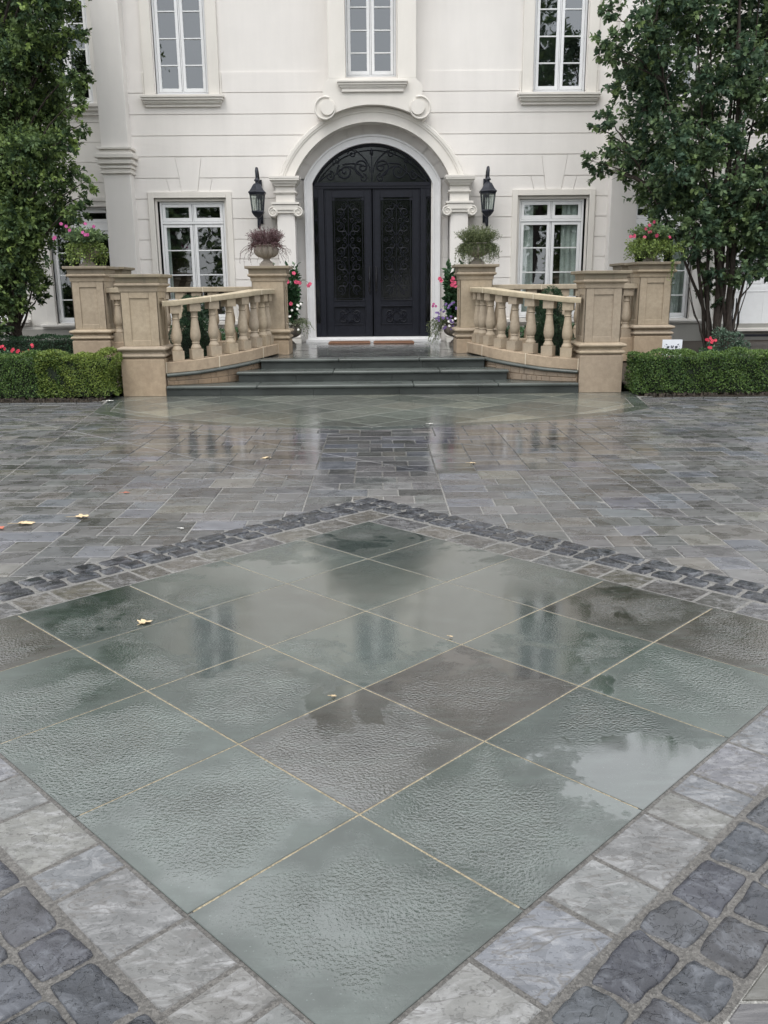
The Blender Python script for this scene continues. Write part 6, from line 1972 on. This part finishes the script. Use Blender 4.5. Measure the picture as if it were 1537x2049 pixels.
# vines in the dark porch urns
UP = PZ+0.36*1.25
def vine(x, lab, s):
    t = thing('flowering_vine', lab, 'potted plant', (x, 17.35, UP), 'plants in the dark porch urns')
    c = (x, 17.3, UP-0.04)
    tall = lambda b, a, q: (Vector((x+0.24*math.cos(a)+s*0.03, 17.3+0.15*math.sin(a), UP+rnd.uniform(0.15,1.12))), Vector((x+0.16*math.cos(a), 17.3+0.1*math.sin(a), UP+0.4)))
    spray(t, c, 120, 0.2, 1.0, 0.10, 'glossy', 0.115, 0.07, 17, 'vine', twigmat='greenstem', dirfun=tall, twig_r=0.004, bright=0.1)
    return t, c
t, c = vine(-1.66, 'tall glossy vine with large pink blooms rising behind the heather pier', -1)
for p in ((-1.62,17.05,1.73),(-1.60,17.0,1.70),(-1.49,17.1,1.86),(-1.42,17.0,1.69),(-1.38,17.02,1.68),(-1.45,17.0,1.70),(-1.22,17.1,1.63),(-1.56,17.05,1.30),(-1.19,17.1,1.66)):
    blossom(t, p, 0.040, 'pink', 5)
m = MB(); m.tube(wig(qbez((-1.5,17.2,1.55), (-1.35,17.1,1.85), (-1.20,17.1,1.66), 6), 0.01), 0.004, 5); m.build('runner', MAT['greenstem'], t)
spray(t, c, 70, 0.3, 0.25, 0.16, 'variegated', 0.034, 0.020, 12, 'trailing_foliage', twigmat='greenstem', dirfun=trailing((c[0]+0.12, c[1], c[2]+0.12), 0.36, 0.35), curl=0.02)
spray(t, c, 50, 0.26, 0.30, 0.14, 'heather', 0.028, 0.014, 12, 'filler_foliage')
for k in range(14): blossom(t, (-1.62+rnd.uniform(-0.16,0.30), 17.0+rnd.uniform(-0.05,0.1), UP+rnd.uniform(-0.15,0.42)), 0.024, 'white', 5)
t, c = vine(1.64, 'glossy vine with red blooms and violet trailers behind the olive plant pier', 1)
for p in ((1.52,17.0,1.74),(1.50,17.0,1.70),(1.55,17.0,1.66),(1.50,16.98,1.62),(1.56,17.0,1.60),(1.27,17.05,1.74),(1.30,17.05,1.70)):
    blossom(t, p, 0.040, 'pink', 5)
spray(t, c, 80, 0.3, 0.25, 0.16, 'olive', 0.032, 0.018, 12, 'trailing_foliage', twigmat='greenstem', dirfun=trailing((c[0]-0.16, c[1], c[2]+0.16), 0.42, 0.60, math.pi), curl=0.03)
spray(t, c, 50, 0.28, 0.34, 0.14, 'heather', 0.028, 0.014, 10, 'filler_foliage')
for k in range(26): blossom(t, (1.38+rnd.uniform(-0.18,0.20), 16.98+rnd.uniform(-0.05,0.1), UP+rnd.uniform(-0.12,0.38)), 0.022, 'violet', 5, 2)
for k in range(5): blossom(t, (1.50+rnd.uniform(-0.06,0.10), 16.98, UP+rnd.uniform(-0.12,0.12)), 0.026, 'white', 6)
for k in range(3): blossom(t, (1.16+rnd.uniform(-0.04,0.06), 17.0, UP+0.33+rnd.uniform(-0.03,0.03)), 0.028, 'magenta', 5)

# ground cover seen through the balusters
for s, lab in ((-1, 'low mixed green planting behind the balusters, heather side'), (1, 'low mixed green planting behind the balusters, olive plant side')):
    bush('low_planting', lab, 'planting', [(s*2.35,16.6,0.62,0.42,0.4,0.26),(s*3.3,16.9,0.6,0.6,0.4,0.26),(s*4.2,17.2,0.6,0.5,0.4,0.26)], 900, MAT['glossy'], (0.04,0.08), (0.02,0.04), 0.05, 'low planting below the lower windows', shape='oval', bright=0.2)

# ------------------------------------------------------------------ fallen leaves
def dry(x, y, z, L, mat, label, rot=None, kind='maple'):
    m = MB(); a0_ = rot if rot is not None else rnd.uniform(0, 6.28)
    n = 18; vs = [(x, y, z+0.010)]
    for k in range(n):
        a = a0_+2*math.pi*k/n
        r_ = L*(0.5 if k % 3 else 0.30)*(1.0+0.3*math.cos(a-a0_))*rnd.uniform(0.85,1.15)
        ca, sa = math.cos(a), math.sin(a)
        vs.append((x+r_*ca, y+r_*sa*0.75, z+0.006+0.30*L*abs(math.sin((a-a0_)))*rnd.uniform(0.3,1.0)*0.5))
    fs = [(0, k+1, (k+1)%n+1) for k in range(n)]
    m.add(vs, fs)
    m.tube([(x-0.2*L*math.cos(a0_), y-0.2*L*math.sin(a0_), z+0.010), (x-0.95*L*math.cos(a0_), y-0.7*L*math.sin(a0_), z+0.012)], 0.0014, 5)
    o = m.build('fallen_leaf', MAT[mat])
    sdm = o.modifiers.new('thick', 'SOLIDIFY'); sdm.thickness = 0.0008
    tag(o, label, 'leaf', 'fallen leaves on the wet paving')
for a in ((-2.03,5.95,0.0,0.105,'dryleaf','pale curled leaf on the drive pavers, inner one of the two beyond the cobble border',0.2),
          (-2.36,5.78,0.0,0.115,'dryleaf','pale lobed leaf on the drive pavers, outer one of the two beyond the cobble border',0.1),
          (-0.99,8.12,0.0,0.095,'dryleaf','small tan leaf on the drive pavers halfway to the steps',1.0),
          (-1.06,3.915,0.0,0.070,'dryleaf','curled orange-tan leaf lying on the bluestone slabs',1.3),
          (-0.118,3.112,0.0,0.022,'dryleaf','tiny yellow seed leaf beside a slab joint',0.4),
          (-1.92,6.70,0.0,0.055,'redleaf','small reddish leaf on the drive pavers',0.5),
          (-2.50,5.66,0.0,0.09,'redleaf','rusty brown leaf at the edge of the drive',0.1),
          (-3.80,12.60,0.015,0.10,'white','whitish leaf on the kerb below the yellowing bush',0.3),
          (0.92,7.78,0.0,0.06,'dryleaf','small pale leaf on the pavers in front of the door axis',0.1),
          (0.69,10.19,0.0,0.06,'white','tiny white petal at the rim of the apron',0.1),
          (-1.25,5.62,0.0,0.028,'white','tiny white petal near the cobble border',0.1),
          (0.39,3.70,0.0,0.018,'dryleaf','tiny brown bud on the bluestone slabs near the middle',0.1)):
    dry(*a)

# ------------------------------------------------------------------ tall trees around the place (mirrored by glass and wet stone)
def far_tree(x, y, h, r, label, nleaf=2600, mat='leafB', dens_r=0.9, group='tall trees across the drive'):
    t = thing('tall_tree', label, 'tree', (x, y, 0), group)
    m = MB(); m.tube([(x,y,-0.08),(x+0.1,y,h*0.3),(x-0.1,y,h*0.8)], [0.35,0.25,0.08], 8); m.build('trunk', MAT['bark'], t, smooth=60)
    Ps = []
    for k in range(16):
        a = rnd.uniform(0, 6.28); q = rnd.uniform(0, 1)
        zz__ = h*rnd.uniform(0.28 if h > 12.5 else 0.10, 0.94)
        rr = r*math.sin(math.pi*min(0.98, max(0.12, (zz__/h-0.1)/0.95)))**0.7
        c = np.array([x+rr*0.62*q*math.cos(a), y+rr*0.62*q*math.sin(a), zz__])
        nn = nleaf//16
        Ps.append(c + rdir(nn)*r*0.42*rs.uniform(0.55,1.05,(nn,1)))
    P = np.concatenate(Ps); n = len(P)
    T = np.stack([rs.beta(1.5,3,n), rs.rand(n)], 1)
    leafmesh('crown', P, rdir(n), rdir(n, 0.5), rs.uniform(0.28,0.5,n), rs.uniform(0.2,0.36,n), T, MAT[mat], t, shape='oval')
far_tree(-13, -21, 13.0, 3.6, 'tall leafy tree across the drive, farthest toward the dense garden tree')
far_tree(2.6, -20, 15.6, 3.3, 'tall leafy tree across the drive opposite the door')
far_tree(9.8, -19, 21.0, 4.6, 'tallest leafy tree across the drive')
far_tree(16.5, -20, 19.0, 4.5, 'tall leafy tree across the drive, toward the many-stemmed tree')
far_tree(-5.2, -24, 9.0, 3.4, 'shorter leafy tree across the drive')
far_tree(-21, -18, 14.0, 4.5, 'broad leafy tree across the drive at the far end')
GB = 'tall trees rising behind the house'
far_tree(4.4, 34, 28.0, 5.2, 'tall tree rising behind the middle of the house', 6500, group=GB)
far_tree(13.0, 35, 18.2, 4.2, 'tree rising behind the house on the curtained window side', 2400, group=GB)
far_tree(-4.5, 35, 16.0, 4.4, 'tree rising behind the house, heather pier side', 2400, group=GB)
far_tree(-13, 34, 17.5, 4.6, 'tree rising behind the house beyond the dense garden tree', 2400, group=GB)
far_tree(21, 34, 18.0, 5.0, 'tree rising behind the house beyond the downspout wing', 2400, group=GB)

for k, (x, y, h) in enumerate(((-26,-23,10),(-17.5,-25,9.5),(-9.5,-23,9.2),(-1.2,-25,8.8),(6.5,-24,9.5),(13.5,-24,10),(21,-22,12),(27,-20,12))):  # unseen low trees, added so the lower windows mirror something dark
    far_tree(x, y, h, 4.6, ('%s of the unseen bushy trees added to darken the window reflections' % ('first','second','third','fourth','fifth','sixth','seventh','eighth')[k]), 5200, mat='leafA', group='unseen bushy trees added across the drive for dark reflections')
